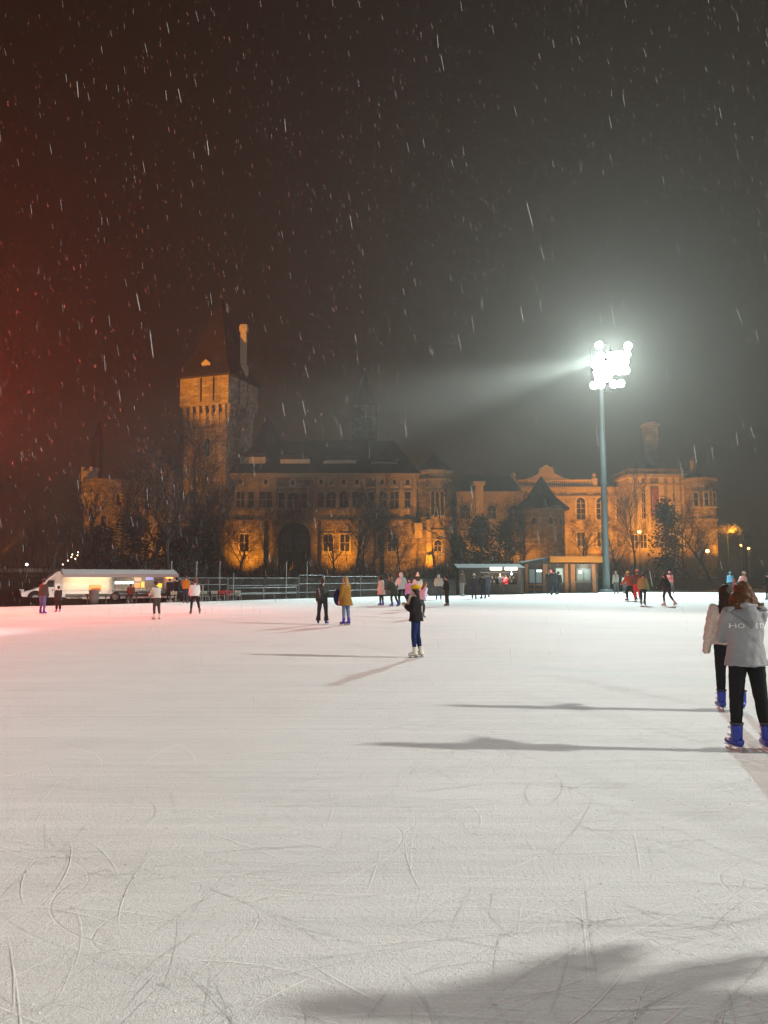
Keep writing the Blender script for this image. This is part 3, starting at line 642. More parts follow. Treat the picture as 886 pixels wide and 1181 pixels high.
mb.prism(pts, 0.05, 2.0); mb.obj('cab', VW, van)
mb = MB(); mb.box(x_c + .002, x_r, 0, 2.15, .42, zr); mb.box(x_c + .004, x_r - .01, .05, 2.1, .25, .418); body = mb.obj('body', VW, van)
mb = MB(); mb.box(x_c + .3, x_r - .02, -.012, -.002, .40, .60); mb.obj('side_skirt', VG, body)
mb = MB(); zc0, zc1 = vz(58, 677), vz(60, 669); mb.prism([(v(51, 676)[0], zc0), (v(62.5, 676)[0], zc0), (v(62.5, 669)[0], zc1), (v(56.5, 669)[0], zc1)], .02, .052); mb.obj('side_window', GLASSD, van)
mb = MB(); a, b = (v(46, 676.5)[0] - .03, vz(46, 676.3)), (v(56, 667)[0] - .03, vz(56, 667.3)); mb.hexa([(a[0], .25, a[1]), (b[0], .3, b[1]), (b[0], 1.75, b[1]), (a[0], 1.8, a[1]), (a[0] - .03, .25, a[1] + .05), (b[0] - .03, .3, b[1] + .05), (b[0] - .03, 1.75, b[1] + .05), (a[0] - .03, 1.8, a[1] + .05)]); mb.obj('windscreen', GLASSD, van)
for yy in (.12, 1.55):
    mb = MB(); mb.box(x_n - .03, x_n + .15, yy, yy + .30, .80, .95); mb.obj('headlight', mat('headlight glass', (.6, .6, .6), .2), van)
mb = MB(); mb.box(v(63, 676)[0], v(63, 676)[0] + .02, .03, .048, .5, zc1 + .1); mb.box(v(50, 676)[0], v(50, 676)[0] + .02, .03, .048, .5, zc0); door = mb.obj('cab_door', VG, van)
mb = MB(); mb.box(v(60, 679)[0], v(62, 679)[0], .02, .048, vz(60, 681), vz(60, 680)); mb.obj('handle', BLACK, door)
mb = MB(); mb.box(v(48, 673)[0], v(51, 673)[0], -.18, 0.02, vz(50, 676), vz(50, 670.5)); mb.obj('mirror', BLACK, van)
for px in (40.5, 133):
    for yy in (.06, 1.85):
        x = v(px, 692)[0]; mb = MB(); mb.loft([((x, yy - .07, .36), .30, .30, (1, 0, 0), (0, 0, 1)), ((x, yy - .10, .36), .35, .35, (1, 0, 0), (0, 0, 1)), ((x, yy + .16, .36), .37, .37, (1, 0, 0), (0, 0, 1))], 18); o = mb.obj('wheel', BLACK, van)
        mb = MB(); mb.loft([((x, yy - .12, .36), .19, .19, (1, 0, 0), (0, 0, 1)), ((x, yy - .07, .36), .23, .23, (1, 0, 0), (0, 0, 1))], 14); mb.obj('rim', STEEL, o)
# black half disc painted in as the shade of the wheel arch gap
mb = MB(); x = v(40.5, 692)[0]; mb.prism([(x + .5 * math.cos(PI * i / 10), .37 + .5 * math.sin(PI * i / 10)) for i in range(11)], .03, .049); mb.obj('wheel_arch_shade', BLACK, van)
# awning: deep cassette with sloping flap
mb = MB(); xa, xb = v(70.5, 660)[0], v(201, 660)[0]
z1, z2 = vz(130, 656.8), vz(130, 660); mb.hexa([(xa, -1.25, z2 - .28), (xb, -1.25, z2 - .28), (xb, -.003, z2 - .02), (xa, -.003, z2 - .02), (xa, -1.25, z2 - .15), (xb, -1.25, z2 - .15), (xb, -.003, z1), (xa, -.003, z1)]); mb.box(xa, xb, -1.32, -1.252, z2 - .36, z2 - .12); mb.obj('awning', mat('awning cloth', (.38, .37, .37), .8, var=.05), van)
mb = MB(); mb.box(xa + .2, v(127, 660)[0], -.16, -.06, z2 - .17, z2 - .10); mb.box(v(134, 660)[0], v(186, 660)[0], -.16, -.06, z2 - .17, z2 - .10); mb.obj('strip_light', emit('warm strip', (1, .84, .6), 4), van)
# lit cream side panel and serving hatch
mb = MB(); mb.box(v(72, 680)[0], v(127, 680)[0], -.03, -.003, vz(100, 681), z2 - .2); mb.obj('side_panel', mat('cream panel', (.76, .71, .58), .6, var=.05), van)
hx0, hx1, hz0, hz1 = v(131, 680)[0], v(187, 680)[0], vz(158, 679), vz(158, 664.5)
mb = MB(); mb.ring([(hx0 - .15, hz0 - .12), (hx1 + .15, hz0 - .12), (hx1 + .15, hz1 + .12), (hx0 - .15, hz1 + .12)], [(hx0, hz0), (hx1, hz0), (hx1, hz1), (hx0, hz1)], -.12, -.004); hat = mb.obj('serving_hatch', STEEL, van)
mb = MB(); mb.box(hx0, hx1, -.03, -.005, hz0, hz1); mb.obj('hatch_interior', mat('dim interior wall', (.16, .14, .12), .6, var=.5, scale=3), hat)
mb = MB(); mb.box(hx0 - .1, hx1 + .1, -.42, -.121, hz0 - .16, hz0 - .10); mb.obj('counter_shelf', STEEL, hat)
xm = v(153.5, 670)[0]
mb = MB(); mb.box(hx0 + .1, xm, -.075, -.031, vz(143, 673), vz(143, 671)); mb.obj('tube_light', emit('cold tube', (.85, .93, 1), 12), hat)
def plate(name, px0, px1, py0, py1, m, par=van, y0=-.06, y1=-.031):
    mb = MB(); mb.box(v(px0, 670)[0], v(px1, 670)[0], y0, y1, vz((px0 + px1) / 2, py1), vz((px0 + px1) / 2, py0)); return mb.obj(name, m, par)
plate('menu_board', 180.5, 186.8, 673, 677.5, emit('yellow sign', (1, .62, .04), 1.1), hat)
plate('menu_board', 155.5, 161.5, 672.5, 677.5, emit('red orange sign', (.95, .18, .04), .9), hat)
plate('menu_board', 163, 166.5, 671, 677.5, emit('orange sign', (.9, .45, .08), .7), hat)
plate('menu_board', 168, 177, 665.5, 669, emit('violet screen', (.25, .25, .55), .7), hat)
plate('menu_board', 155, 163, 666, 670, emit('brown picture board', (.35, .2, .12), .5), hat)
BOT = mat('mixed bottles', (.45, .35, .22), .4, var=.6, scale=9)
def vbottle(x, h):
    mb = MB(); mb.loft([((0, 0, 0), .04, .04, (1, 0, 0), (0, 1, 0)), ((0, 0, h * .65), .04, .04, (1, 0, 0), (0, 1, 0)), ((0, 0, h * .8), .016, .016, (1, 0, 0), (0, 1, 0)), ((0, 0, h), .016, .016, (1, 0, 0), (0, 1, 0))], 8)
    q = vA2 + V.d * x + V.n * (-.27); tag(mb.obj('sauce_bottle', BOT, None, True, (q.x, q.y, hz0 - .10)), 'small sauce bottle on the counter shelf of the food van hatch', 'bottle', 'sauce bottles on the food van shelf')
for i in range(12): vbottle(hx0 + .15 + (hx1 - hx0 - .3) * i / 11, random.uniform(.16, .26))
po = plate('poster', 103, 117, 674.5, 682.5, mat('cream poster', (.60, .42, .14), .6, var=.05), van, -.055, -.031)
cxp, czp = v(110.3, 679)[0], vz(110, 679.3)
sc = (v(117, 679)[0] - v(103, 679)[0])
mb = MB()
for i, (dx, hh) in enumerate(((-.32, .16), (-.2, .22), (-.09, .27), (.03, .36), (.13, .27), (.23, .24), (.33, .15))):
    mb.ell((cxp + dx * sc, -.06, czp), (.075 * sc, .008, hh * sc * .55 * .5)); 
mb.box(cxp - .38 * sc, cxp + .38 * sc, -.064, -.056, czp - .10 * sc, czp + .02 * sc)
mb.obj('red_emblem', mat('red print', (.50, .06, .02), .6), po)
mb = MB(); x = v(194, 666)[0]; mb.ell((x, -.4, vz(194, 666)), (.28, .12, .10)); mb.obj('beacon', emit('orange beacon', (1, .25, .06), 5), van)
mb = MB(); xb2, xe = v(201, 660)[0], v(229, 662)[0]; mb.hexa([(xb2 + .003, -1.2, z2 - .5), (xe, -1.2, z2 - .95), (xe, 2.0, z2 - .95), (xb2 + .003, 2, z2 - .2), (xb2 + .003, -1.2, z2 - .44), (xe, -1.2, z2 - .9), (xe, 2.0, z2 - .9), (xb2 + .003, 2, z2 - .14)])
mb.tube((xe, -1.2, -.05), (xe, -1.2, z2 - .9), .05, .05); mb.tube((xe, 1.9, -.05), (xe, 1.9, z2 - .9), .05, .05); mb.obj('side_canopy', mat('grey tarpaulin', (.34, .34, .33), .8), van)
def vp(px, off, py=690): x, _ = v(px, py); return vA2 + V.d * x + V.n * off
p = vp(90, -.5)
point('van_strip_lamp', (vp(88, -1.0).x, vp(88, -1.0).y, z2 - .42), 45, (1, .80, .52), .2); point('van_strip_lamp', (vp(114, -1.0).x, vp(114, -1.0).y, z2 - .42), 45, (1, .80, .52), .2)
point('van_hatch_lamp', (vp(160, -1.0).x, vp(160, -1.0).y, z2 - .42), 70, (1, .84, .62), .15)

# counters, bins and tables in front of the van
TIM = mat('weathered timber', (.16, .11, .07), .8, var=.4, scale=3, bump=.4, bscale=20)
def vtable(label, px0, px1, h, off, col, legs=True):
    a, b = v(px0, 690)[0], v(px1, 690)[0]; c = vA2 + V.d * ((a + b) / 2) + V.n * off
    t = thing('counter_table', label, 'table', (c.x, c.y, -.05), rzv, 'standing tables by the food van'); hl = (b - a) / 2
    mb = MB(); mb.box(-hl, hl, -.25, .25, h, h + .07); mb.obj('table_top', col, t)
    for sx in (-1, 1):
        mb = MB(); mb.tube((sx * (hl - .12), -.18, 0), (sx * (hl - .12), .18, h - .002), .04, .04, 6); mb.tube((sx * (hl - .12), .18, 0), (sx * (hl - .12), -.18, h - .002), .035, .035, 6); mb.obj('leg', STEELD, t)
DG = mat('dark green board', (.04, .05, .035), .7)
vtable('long dark standing table under the poster of the food van', 96, 121, .58, -1.1, DG)
vtable('dark standing table under the serving hatch beside the seated person', 152, 172, .72, -1.0, DG)
bb = gnd(103, 697); mb = MB(); mb.loft([((0, 0, 0), .28, .28, (1, 0, 0), (0, 1, 0)), ((0, 0, .45), .34, .34, (1, 0, 0), (0, 1, 0)), ((0, 0, .86), .32, .32, (1, 0, 0), (0, 1, 0)), ((0, 0, .9), .36, .36, (1, 0, 0), (0, 1, 0)), ((0, 0, .95), .36, .36, (1, 0, 0), (0, 1, 0))], 14)
bp_ = vp(104, -1.55); tag(mb.obj('waste_bin', mat('grey bin', (.20, .19, .18), .6), None, True, (bp_.x, bp_.y, -.05)), 'round grey waste bin in front of the poster table', 'bin')

# ------------------------------------------------------------------ chairs and railings along the edge
CH = mat('pale chair shell', (.42, .44, .36), .6, var=.1)
def chair(loc, rz, label, m=CH):
    t = thing('cafe_chair', label, 'chair', loc, rz, 'chairs along the rink edge')
    mb = MB(); mb.loft([((0, 0, .43), .22, .21, (1, 0, 0), (0, 1, 0)), ((0, 0, .46), .24, .23, (1, 0, 0), (0, 1, 0))], 10); mb.obj('seat', m, t)
    mb = MB()
    for i in range(6):
        a0, a1 = R(25 + i * 130 / 6), R(25 + (i + 1) * 130 / 6)
        q = [Vector((math.cos(a) * r, math.sin(a) * r, 0)) for a, r in ((a0, .23), (a1, .23), (a1, .26), (a0, .26))]
        mb.hexa([p + Vector((0, 0, .58)) for p in q] + [p + Vector((0, 0, .82)) for p in q])
    mb.obj('backrest', m, t)
    for sx, sy in ((-1, -1), (1, -1), (1, 1), (-1, 1)):
        mb = MB(); mb.tube((sx * .21, sy * .20, 0), (sx * .17, sy * .16, .43), .018, .018, 6)
        if sy > 0: mb.tube((sx * .17, .16, .43), (sx * .19, .19, .8), .016, .016, 6)
        mb.obj('leg', STEEL, t)
    return t
lab = ['pale cafe chair nearest the food van canopy', 'second pale cafe chair from the food van', 'third pale cafe chair from the food van', 'red cafe chair in the row of pale chairs', 'pale cafe chair just right of the red chair', 'pale cafe chair farthest from the food van', 'pale cafe chair standing under the grey canopy']
for (px, lb) in zip((235, 244, 254, 263, 272, 282, 206), lab):
    p = gnd(px, 694.5 - (px - 235) * .03); p = p + nv * 1.4; chair((p.x, p.y, -.05), rzv + random.uniform(-.6, .6), lb, CH if 'red' not in lb else mat('red chair shell', (.45, .05, .05), .6))
def railing(label, p0, p1, z0, z1, n, m, rails=2, r=.035, posts=2):
    p0, p1 = Vector((p0[0], p0[1], 0)), Vector((p1[0], p1[1], 0)); d = p1 - p0; t = thing('railing', label, 'railing', p0, math.atan2(d.y, d.x), 'steel railings along the rink edge'); Ln = d.length
    for i in range(posts):
        mb = MB(); x = Ln * i / (posts - 1); mb.tube((x, 0, -.06), (x, 0, z1), r * 1.2, r * 1.2, 6); mb.obj('post', m, t)
    for i in range(rails):
        z = z0 + (z1 - z0) * i / max(1, rails - 1); mb = MB(); mb.tube((0, 0, z - .03), (Ln, 0, z - .03), r, r, 6); mb.obj('rail', m, t)
def on_edge(px, off):
    for i in range(len(EDGE) - 1):
        pass
    pys = [(0, 700), (130, 697), (240, 693.5), (340, 690.5), (440, 688), (530, 687), (600, 685.5), (700, 683), (780, 681), (886, 679)]
    for (a, ya), (b, yb) in zip(pys, pys[1:]):
        if a <= px <= b: p = gnd(px, ya + (yb - ya) * (px - a) / (b - a)); break
    return p + Vector((p.x, p.y, 0)).normalized() * off
STL = mat('pale steel tube', (.15, .15, .147), .55, .3)
for lb, a, b, off, z0, z1, nr, m, ps in (
    ('long dull railing behind the row of cafe chairs', 166, 262, 4.5, .7, 1.75, 3, STEELD, 5),
    ('rusty toned railing beside the pale gate panel', 263, 344, 4.0, .5, 1.75, 3, STEELD, 3),
    ('pale steel gate panel standing out in the railing', 345, 372, 2.5, .5, 2.0, 3, STL, 2),
    ('thin railing running behind the mustard coat', 373, 436, 4.0, .6, 1.9, 3, STEELD, 4),
    ('low pale handrail below the glowing stone pier', 262, 342, 2.2, .45, .95, 2, STL, 3)):
    p0, p1 = on_edge(a, off), on_edge(b, off); railing(lb, p0, p1, z0, z1, 0, m, nr, .035, ps)
for px, py, lb in ((197, 648, 'thin grey pole behind the food van canopy'), (226, 648, 'thin grey pole at the end of the food van canopy'), (253, 648, 'thin grey pole between cafe chairs and lit pier'), (330, 648, 'thin grey pole before the dark archway'), (354, 648, 'thin grey pole above the pale gate panel'), (269, 662, 'short grey post left of the lit pier')):
    p = on_edge(px, 3.2); mb = MB(); h = ZZ(py, p.y); mb.tube((0, 0, -.06), (0, 0, h), .045, .04, 8); mb.tube((0, 0, -.05), (0, 0, .04), .16, .16, 8); mb.tube((0, 0, h), (0, 0, h + .04), .06, .05, 8)
    tag(mb.obj('thin_pole', STEEL, None, False, (p.x, p.y, 0)), lb, 'pole', 'thin poles behind the rink edge')
p = on_edge(226, 2.4); mb = MB(); mb.tube((0, 0, -.06), (0, 0, 1.7), .05, .05, 8); mb.box(-.09, .09, -.03, .03, .5, 1.75)
tag(mb.obj('marker_post', mat('faded red plastic', (.35, .09, .07), .6), None, False, (p.x, p.y, 0)), 'faded red marker post at the end of the food van canopy', 'post')

# ------------------------------------------------------------------ snack kiosk with white strip lights
pk = on_edge(566, 2.0); YK = pk.y; K = Plane((XX(530, YK), YK))
kio = thing('snack_kiosk', 'dark open snack kiosk with two glaring white strip lights under its roof', 'kiosk', (K.P0.x, YK, -.05))
DK = mat('dark kiosk timber', (.055, .042, .034), .8, var=.4, scale=2)
xk = K(603, 680)[0]; zt = K(560, 653)[1]; zb = K(560, 656)[1]
mb = MB(); mb.box(-.1, xk, 2.6, 2.8, 0, zb); mb.box(0, .12, .3, 2.6, 0, zb); mb.box(xk - .15, xk, .3, 2.6, 0, zb); mb.obj('wall', DK, kio)
mb = MB(); mb.hexa([(-.3, -.6, zb), (xk + .2, -.6, zb), (xk + .2, 3, zb), (-.3, 3, zb), (-.3, -.6, zb + .15), (xk + .2, -.6, zb + .15), (xk + .2, 3, zt + .35), (-.3, 3, zt + .35)]); mb.obj('roof', mat('kiosk roofing', (.05, .05, .05), .8), kio)
mb = MB(); mb.box(K(553, 660)[0], xk - .16, .3, .6, 0, 1.05); mb.box(K(553, 660)[0] - .1, xk - .161, .15, .75, 1.05, 1.12); mb.obj('counter', DK, kio)
for a, b in ((564.5, 577.5), (581.5, 595.5)):
    mb = MB(); mb.box(K(a, 655)[0], K(b, 655)[0], -.68, -.605, zb - .08, zb + .2); o = mb.obj('strip_light', emit('kiosk tube', (1, .93, .78), 7), kio)
mb = MB(); mb.box(K(553, 658)[0], K(596, 658)[0], -.75, -.1, zb - .36, zb - .30); mb.obj('light_tray', STEEL, kio)
for x in (0.05, K(553, 660)[0], xk - .08):
    mb = MB(); mb.box(x - .07, x + .07, -.5, -.36, 0, zb - .003); mb.obj('post', DK, kio)
GOODS = mat('mixed goods', (.40, .36, .28), .6, var=.8, scale=5)
for zz in (1.22, 1.66):
    mb = MB(); mb.box(K(556, 665)[0], xk - .2, 2.28, 2.595, zz, zz + .06); mb.obj('shelf', DK, kio)
for i in range(22):
    x = K(557, 665)[0] + i * .19; hh = random.uniform(.16, .32)
    if x > xk - .4: break
    mb = MB(); mb.box(-.06, .06, -.12, .12, 0, hh); mb.box(-.065, .065, -.125, .125, hh, hh + .02)
    tag(mb.obj('snack_box', GOODS, None, False, (K.P0.x + x, YK + 2.42, -.05 + (1.285 if i % 2 == 0 else 1.725))), 'small goods box on a back shelf of the snack kiosk', 'box', 'goods boxes in the snack kiosk')
pc_ = K(580, 670); point('kiosk_lamp', (K.P0.x + pc_[0], YK + .6, zb - .45), 260, (1, .93, .8), .2)
mb = MB(); x = K(590, 662)[0]; mb.ell((x, 0, K(590, 661.5)[1]), (.09, .09, .09)); mb.tube((x, 0, K(590, 661.5)[1]), (x, 0, zb), .01, .01, 4); mb.obj('bulb', emit('bulb', (.9, 1, 1), 12), kio)

# ------------------------------------------------------------------ timber cabin with orange fascia
pk = on_edge(645, 2.5); YK2 = pk.y; K2 = Plane((XX(634, YK2), YK2)); Kx = lambda px: K2(px, 670)[0]; Kz = lambda py: K2(660, py)[1]
cab = thing('timber_cabin', 'low timber cabin with wide orange fascia and lit windows', 'cabin', (K2.P0.x, YK2, -.05))
OR = mat('orange stained timber', (.34, .13, .045), .7, var=.3, scale=3); ORF = mat('orange fascia board', (.55, .19, .015), .6, var=.08, scale=2)
xr2 = Kx(693)
mb = MB(); mb.box(Kx(602), xr2 - .2, .5, 5, 0, Kz(650)); mb.obj('wall', mat('dark cabin cladding', (.075, .055, .042), .8, var=.4, scale=3), cab)
mb = MB(); mb.box(-.1, xr2, -.9, -.75, Kz(648.3), Kz(641.5)); mb.obj('fascia', ORF, cab)
mb = MB(); mb.box(-.1, xr2, -.748, 5.4, Kz(648), Kz(645)); mb.hexa([(Kx(603), -.2, Kz(650)), (-.103, -.7, Kz(650)), (-.103, 5.2, Kz(648)), (Kx(603), 5.2, Kz(648)), (Kx(603), -.2, Kz(648.5)), (-.103, -.7, Kz(642)), (-.103, 5.2, Kz(642)), (Kx(603), 5.2, Kz(647))]); mb.obj('roof', mat('cabin roof felt', (.05, .045, .042), .8), cab)
for a, b in ((606, 610), (627, 632), (652, 656), (659, 664), (684, 688)):
    mb = MB(); mb.box(Kx(a), Kx(b), .25, .498, 0, Kz(650) - .003); mb.obj('timber_post', OR, cab)
LW = emit('lit cool glass', (.50, .66, .64), .42); LW2 = emit('dim cool glass', (.16, .20, .20), .3)
def kwin(a, b, y0, y1, gl, name='window', bars=1, frm=STL):
    mb = MB(); x0, x1, z0, z1 = Kx(a), Kx(b), Kz(y1), Kz(y0); mb.ring([(x0 - .1, z0 - .1), (x1 + .1, z0 - .1), (x1 + .1, z1 + .1), (x0 - .1, z1 + .1)], [(x0, z0), (x1, z0), (x1, z1), (x0, z1)], .34, .499)
    for i in range(bars): x = x0 + (x1 - x0) * (i + 1) / (bars + 1); mb.box(x - .07, x + .07, .36, .48, z0, z1)
    o = mb.obj(name, frm, cab); mb = MB(); mb.box(x0, x1, .45, .497, z0, z1); mb.obj('pane', gl, o); return o
kwin(611.5, 626, 656, 672, LW2, bars=1, frm=DK); kwin(642.5, 650.5, 655, 671, LW, 'door', 0); kwin(667, 682, 656, 669, LW2, bars=1)
mb = MB(); mb.box(Kx(620), Kx(626), .4, .44, Kz(659), Kz(656.8)); mb.obj('tube_light', emit('cabin tube', (.8, 1, .95), 3), cab)
mb = MB(); mb.box(Kx(668.5), Kx(672.5), .4, .44, Kz(661), Kz(657.5)); mb.obj('notice', mat('white notice', (.7, .7, .7), .6), cab)
mb = MB(); mb.box(Kx(635.5), Kx(639.5), .3, .44, Kz(660), Kz(656.5)); mb.obj('small_sign', emit('small red sign', (.8, .16, .12), .6), cab)
mb = MB(); mb.box(Kx(662), Kx(686), -.05, .249, Kz(671), Kz(670)); mb.obj('counter_shelf', STL, cab)
mb = MB()
for py in (673.5, 679): mb.box(Kx(605), Kx(627), -.35, -.25, Kz(py + .8), Kz(py - .4))
for px in (606, 616, 626): mb.box(Kx(px) - .07, Kx(px) + .07, -.24, -.12, 0, Kz(672.5))
mb.obj('timber_barrier', OR, cab)
pw_ = K2(675, 664); point('cabin_lamp', (K2.P0.x + Kx(675), YK2 - .2, Kz(653)), 90, (.85, 1, .97), .2)
spot('fascia_lamp', (K2.P0.x + Kx(663), YK2 - 3.2, .8), (K2.P0.x + Kx(663), YK2 - .8, Kz(645)), 420, (1, .6, .2), 110, .6, .2)
# red banner and red padding posts
p = on_edge(695.5, 1.2); mb = MB(); z0, z1 = ZZ(648, p.y), ZZ(622, p.y); mb.tube((.0, 0, -.05), (0, 0, z1 + .2), .05, .04, 8); mb.add([(-.05, -.06, z0), (-.62, -.06, z0), (-.5, -.06, (z0 + z1) / 2), (-.05, -.06, z1), (-.05, -.09, z0), (-.62, -.09, z0), (-.5, -.09, (z0 + z1) / 2), (-.05, -.09, z1)], [(0, 1, 2, 3), (7, 6, 5, 4), (0, 4, 5, 1), (1, 5, 6, 2), (2, 6, 7, 3), (3, 7, 4, 0)])
tag(mb.obj('beach_flag', mat('pink red flag cloth', (.75, .16, .17), .7), None, False, (p.x + .35, p.y, 0)), 'narrow pinkish red flag on a pole beside the tall mast', 'flag')
RED = mat('red foam padding', (.75, .09, .05), .6)
for (px, pb, pt), lb in zip(((776.5, 681.5, 668), (846.5, 683, 667.5)), ('red padded post at the rink edge right of the black jacketed skater', 'red padded post beyond the near couple')):
    p = gnd(px, pb); mb = MB(); mb.loft([((0, 0, 0), .16, .16, (1, 0, 0), (0, 1, 0)), ((0, 0, .05), .2, .2, (1, 0, 0), (0, 1, 0)), ((0, 0, at(px, pt, p.y).z - .06), .2, .2, (1, 0, 0), (0, 1, 0)), ((0, 0, at(px, pt, p.y).z), .14, .14, (1, 0, 0), (0, 1, 0))], 12); tag(mb.obj('padded_post', RED, None, True, (p.x, p.y, 0)), lb, 'post')

# ------------------------------------------------------------------ trees
def grow(tr, cr, rr, p, d, Ln, r, lv, maxlv, spread, seg=4):
    pts, rs = [p], [r]; q = p.copy(); dd = d.copy()
    for i in range(seg):
        dd = (dd + Vector((rr.gauss(0, .16), rr.gauss(0, .16), rr.gauss(.06, .10)))).normalized(); q = q + dd * (Ln / seg); pts.append(q.copy()); rs.append(max(.009, r * (1 - .75 * (i + 1) / seg)))
    (tr if lv < 2 else cr).path(pts, rs, 7 if lv == 0 else 5 if lv == 1 else 3)
    if lv >= maxlv: return
    nb = (9, 7, 6, 5, 4)[lv]
    for i in range(nb):
        t = (.28 if lv == 0 else .2) + (.72 if lv == 0 else .8) * (i + rr.random()) / nb; f = t * seg; k = min(seg - 1, int(f)); b = pts[k].lerp(pts[k + 1], f - k)
        ax = (pts[k + 1] - pts[k]).normalized(); u, w_ = basis(ax); a = rr.random() * 2 * PI + i * 2.4; sp = rr.uniform(.55, 1.0) * spread
        nd = (ax * math.cos(sp) + (u * math.cos(a) + w_ * math.sin(a)) * math.sin(sp) + Vector((0, 0, .12))).normalized()
        grow(tr, cr, rr, b, nd, Ln * rr.uniform(.42, .66) * (1 if lv else .85), max(.012, rs[k] * .55), lv + 1, maxlv, spread, 4 if lv < 2 else 3)
def bare_tree(seed, h, spread, maxlv=4, r=.26):
    rr = random.Random(seed); tr, cr = MB(), MB()
    grow(tr, cr, rr, Vector((0, 0, -.3)), Vector((rr.gauss(0, .06), rr.gauss(0, .06), 1)).normalized(), h * .78, r, 0, maxlv, spread, 7)
    t = thing('bare_tree', 'x', 'tree'); tr.obj('trunk', BARK, t); cr.obj('crown', BARK, t); return t
def leafy(seed, h, rad, n, size, z0=.12):
    rr = random.Random(seed); tr, cr = MB(), MB(); t = thing('evergreen_tree', 'x', 'tree')
    tr.path([Vector((0, 0, -.3)), Vector((.1, 0, h * .5)), Vector((0, .1, h * .95))], [.3, .2, .04], 7)
    clumps = []
    for i in range(46):
        z = h * (z0 + (1 - z0) * rr.random() ** .8); f = math.sin(PI * min(1, (z / h - z0) / (1 - z0) * .85 + .15)) ** .8; a = rr.random() * 2 * PI; q = rad * f * rr.uniform(.35, 1)
        c = Vector((q * math.cos(a), q * math.sin(a), z)); clumps.append(c); tr.path([Vector((0, 0, max(.5, z - q * .5))), c], [.06, .02], 4)
    for i in range(n):
        c = rr.choice(clumps); s = rad * .28; p = c + Vector((rr.gauss(0, s), rr.gauss(0, s), rr.gauss(0, s * .8))); k = size * rr.uniform(.5, 1.3); u = Vector((rr.gauss(0, 1), rr.gauss(0, 1), rr.gauss(0, 1))).normalized(); a, b = basis(u)
        cr.add([p - a * k, p + b * k * .5, p + a * k, p - b * k * .5], [(0, 1, 2, 3)])
    tr.obj('trunk', BARK, t); cr.obj('crown', LEAFD, t); return t
protos = [bare_tree(11, 12, .95, 4, .24), bare_tree(23, 12, .75, 4, .20), bare_tree(37, 12, 1.05, 4, .28), bare_tree(52, 12, .85, 4, .22)]
ev = [leafy(5, 10, 3.0, 3000, .28), leafy(9, 10, 2.6, 3000, .28)]
used = set()
def plant(pr, px, ptop, Y, sx, label, rz, z0=1.7):
    h = ZZ(ptop, Y) - z0; sc_ = h / (12 if pr in protos else 10); loc = (XX(px, Y), Y, z0); s3 = (sc_ * sx, sc_ * sx, sc_)
    if pr not in used:
        used.add(pr); pr.location = loc; pr.rotation_euler = (0, 0, rz); pr.scale = s3; pr['label'] = label; o = pr
    else: o = dup(pr, loc, rz, s3, label)
    o['group'] = 'bare trees before the castle' if pr in protos else 'dark evergreens before the castle'
    return o
TREES = [
    (0, 104, 560, 80, 1.0, 'bare tree in front of the bastion tower'), (1, 134, 530, 86, 1.0, 'tall bare tree just right of the bastion tower'),
    (2, 168, 508, 92, 1.0, 'broad bare tree before the gabled hall'), (3, 196, 535, 82, 1.0, 'bare tree between hall gable and great tower'),
    (0, 222, 500, 96, .9, 'tallest bare tree, in front of the great tower shaft'), (1, 250, 545, 90, 1.1, 'bare tree at the right foot of the great tower'),
    (2, 276, 590, 104, 1.0, 'bare sapling silhouetted on the brightest lit pier'), (3, 308, 600, 106, 1.0, 'thin bare tree left of the dark archway'),
    (1, 408, 588, 104, 1.0, 'bare tree right of the twin lit windows'), (0, 432, 580, 108, 1.0, 'bare tree before the plain wing wall'),
    (3, 462, 596, 110, 1.0, 'bare tree left of the bay tower'), (2, 537, 560, 112, .9, 'bare tree in the gap right of the bay tower'),
    (1, 586, 575, 116, 1.0, 'bare tree in front of the chapel'), (0, 606, 592, 122, 1.0, 'bare tree left of the round tower'),
    (3, 676, 598, 128, 1.2, 'bare tree behind the orange fascia cabin'), (2, 712, 602, 124, 1.1, 'bare tree just right of the tall mast'),
    (1, 733, 562, 118, .8, 'tall bare tree beside the left street lamp'), (0, 790, 590, 126, 1.0, 'bare tree before the palace block corner'),
    (2, 818, 580, 122, 1.0, 'bare tree in front of the end turret'), (3, 60, 590, 76, 1.1, 'bare tree behind the stone bridge'),
    (1, 346, 582, 100, 1.0, 'bare tree just right of the dark archway'), (2, 386, 596, 112, .9, 'bare tree crossing the twin lit windows'), (3, 420, 566, 102, 1.0, 'tall bare tree between the second and third lit windows'), (1, 20, 600, 88, 1.1, 'bare tree at the far left beyond the bridge'), (0, 862, 612, 128, 1.2, 'bare tree at the far right beyond the turret')]
for i, (k, px, pt, Y, sx, lb) in enumerate(TREES): plant(protos[k], px, pt, Y, sx, lb, i * 1.7)
for i, (k, px, pt, Y, sx, lb) in enumerate([(0, 769, 584, 128, .62, 'dark dense tree in front of the palace block'), (1, 556, 600, 120, 1.0, 'dark evergreen left of the chapel window'), (0, 584, 606, 126, .9, 'dark evergreen right of the chapel window'), (1, 530, 622, 114, .8, 'low dark evergreen at the foot of the bay tower'), (0, 118, 612, 90, 1.2, 'dark evergreen behind the food van roof'), (1, 236, 618, 92, 1.0, 'dark evergreen left of the lit pier'), (0, 150, 600, 96, 1.2, 'dark evergreen below the gabled hall'), (1, 196, 606, 100, 1.1, 'dark evergreen at the foot of the great tower'), (0, 215, 612, 88, 1.0, 'dark evergreen behind the serving hatch')]):
    plant(ev[k], px, pt, Y, sx, lb, i * 2.1)
